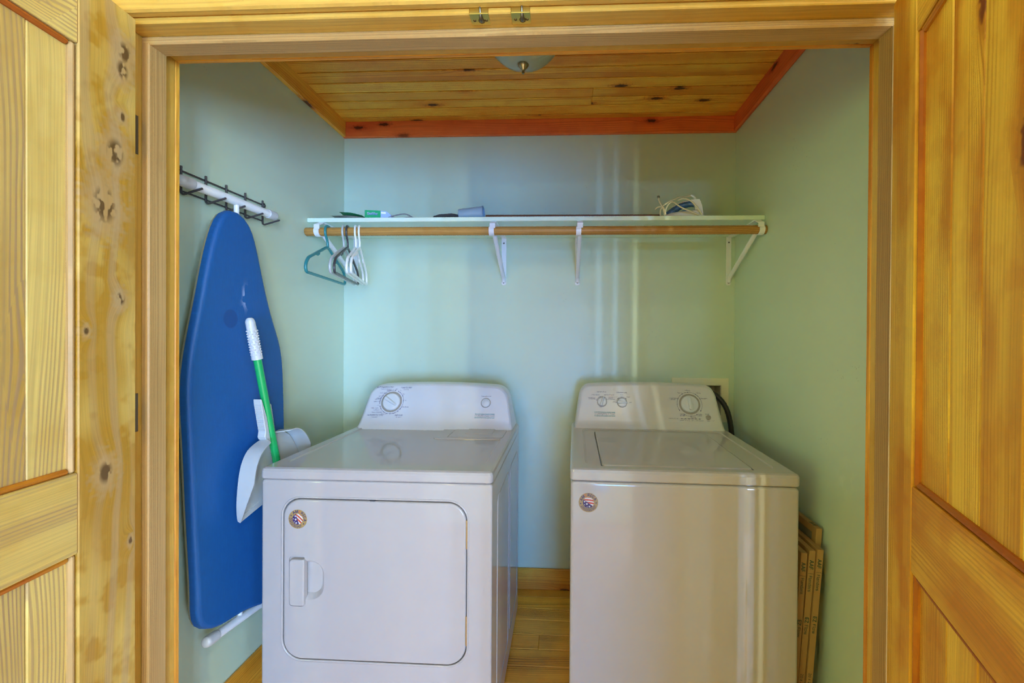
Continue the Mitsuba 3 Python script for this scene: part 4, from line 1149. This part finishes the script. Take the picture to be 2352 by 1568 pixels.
# ------------------------------------------------------------------ brass catches on the door frame head
for x, lb in ((-.191, 'left of the two brass catch plates on the door frame head'), (-.100, 'right of the two brass catch plates on the door frame head, with a tarnished spot')):
    t = lab(numbered('catch_plate'), lb, 'catch')
    pl = slab(rrect(x - .021, x + .021, .8535, .884, .002, 3), JZ - .0015, JZ, .0006, 0)
    lip = cbox(x - .021, x + .021, .8525, .8548, JZ - .0015, JZ + .014, .0008)
    add('plate', join(pl, lip), 'brass', smooth=25, parent=t)
    add('bullet', xf(tube(spline([(0, .8505, .013), (0, .8535, .004), (0, .861, -.0035), (0, .869, -.0035)], 12), np.linspace(.0018, .0045, 12), 10), mv(x + .003, 0, JZ)), 'steel_dark', smooth=50, parent=t)
    add('socket', xf(lathe([(0, .0016), (.0062, .0016), (.0075, 0), (0, 0)], 18), frame((x + .003, .872, JZ - .0015), (1, 0, 0), (0, 1, 0), (0, 0, -1))), 'brass_dark', smooth=40, parent=t)
    for dx in (-.0125, .0135):
        add('screw', xf(lathe([(0, .0014), (.0025, .0012), (.0036, 0), (0, 0)], 12), frame((x + dx, .871, JZ - .0015), (1, 0, 0), (0, 1, 0), (0, 0, -1))), 'brass_dark', smooth=40, parent=t)

# ------------------------------------------------------------------ ceiling light in the closet
t = lab('ceiling_light', 'ribbed glass bowl ceiling light with a brass finial in the closet', 'ceiling light')
LX, LY = -.158, 1.45
n = 240
prof = [(.022, 2.333), (.040, 2.338), (.065, 2.350), (.090, 2.367), (.112, 2.388), (.130, 2.412), (.140, 2.437), (.143, 2.455)]
pr = spline(prof, 26)
th = np.arange(n) * 2 * math.pi / n
rib = .0026 * np.cos(60 * th)
vo = np.array([((r + rib[k] * min(1, r / .05)) * math.cos(a), (r + rib[k] * min(1, r / .05)) * math.sin(a), z) for (r, z) in pr for k, a in enumerate(th)])
vi = np.array([((r - .004) * math.cos(a), (r - .004) * math.sin(a), z + .003) for (r, z) in pr for a in th])
m = len(pr)
i, j = np.arange(n), (np.arange(n) + 1) % n
fs = []
for k in range(m - 1):
    a, b = k * n, (k + 1) * n
    fs += [np.stack([a + i, a + j, b + j], 1), np.stack([a + i, b + j, b + i], 1)]
    a, b = a + m * n, b + m * n
    fs += [np.stack([a + j, a + i, b + j], 1), np.stack([b + j, a + i, b + i], 1)]
fs += [np.stack([j, i, m * n + i], 1), np.stack([j, m * n + i, m * n + j], 1)]
a, b = (m - 1) * n, (2 * m - 1) * n
fs += [np.stack([a + i, a + j, b + i], 1), np.stack([a + j, b + j, b + i], 1)]
add('bowl', xf(outward((np.vstack([vo, vi]), np.vstack(fs))), mv(LX, LY, 0)), 'bowl_glass', smooth=True, parent=t)
add('base', xf(lathe([(.138, 2.452), (.146, 2.450), (.152, 2.456), (.150, 2.468), (.140, 2.4735), (.120, 2.4735), (.120, 2.466), (.138, 2.462), (.138, 2.452)], 40), mv(LX, LY, 0)), 'nickel', smooth=40, parent=t)
add('added_reflector', xf(lathe([(0, 2.464), (.136, 2.464), (.136, 2.468), (0, 2.468)], 40), mv(LX, LY, 0)), 'lamp_white', smooth=40, parent=t)  # white disc added to brighten the bowl from behind
add('finial', xf(lathe([(0, 2.300), (.004, 2.301), (.0058, 2.306), (.0045, 2.311), (.0065, 2.315), (.0140, 2.324), (.0195, 2.332), (.0205, 2.338), (.005, 2.340), (.003, 2.36), (.003, 2.45), (0, 2.45)], 24), mv(LX, LY, 0)), 'nickel', smooth=40, parent=t)
for s in (-1, 1):
    add('bulb', xf(lathe([(0, 0), (.012, .002), (.022, .012), (.026, .026), (.020, .042), (.012, .055), (.012, .075), (0, .075)], 20), frame((LX + s * .015, LY, 2.405), (0, 1, 0), (0, 0, 1), (s, 0, 0))), 'lamp_white', smooth=40, parent=t)
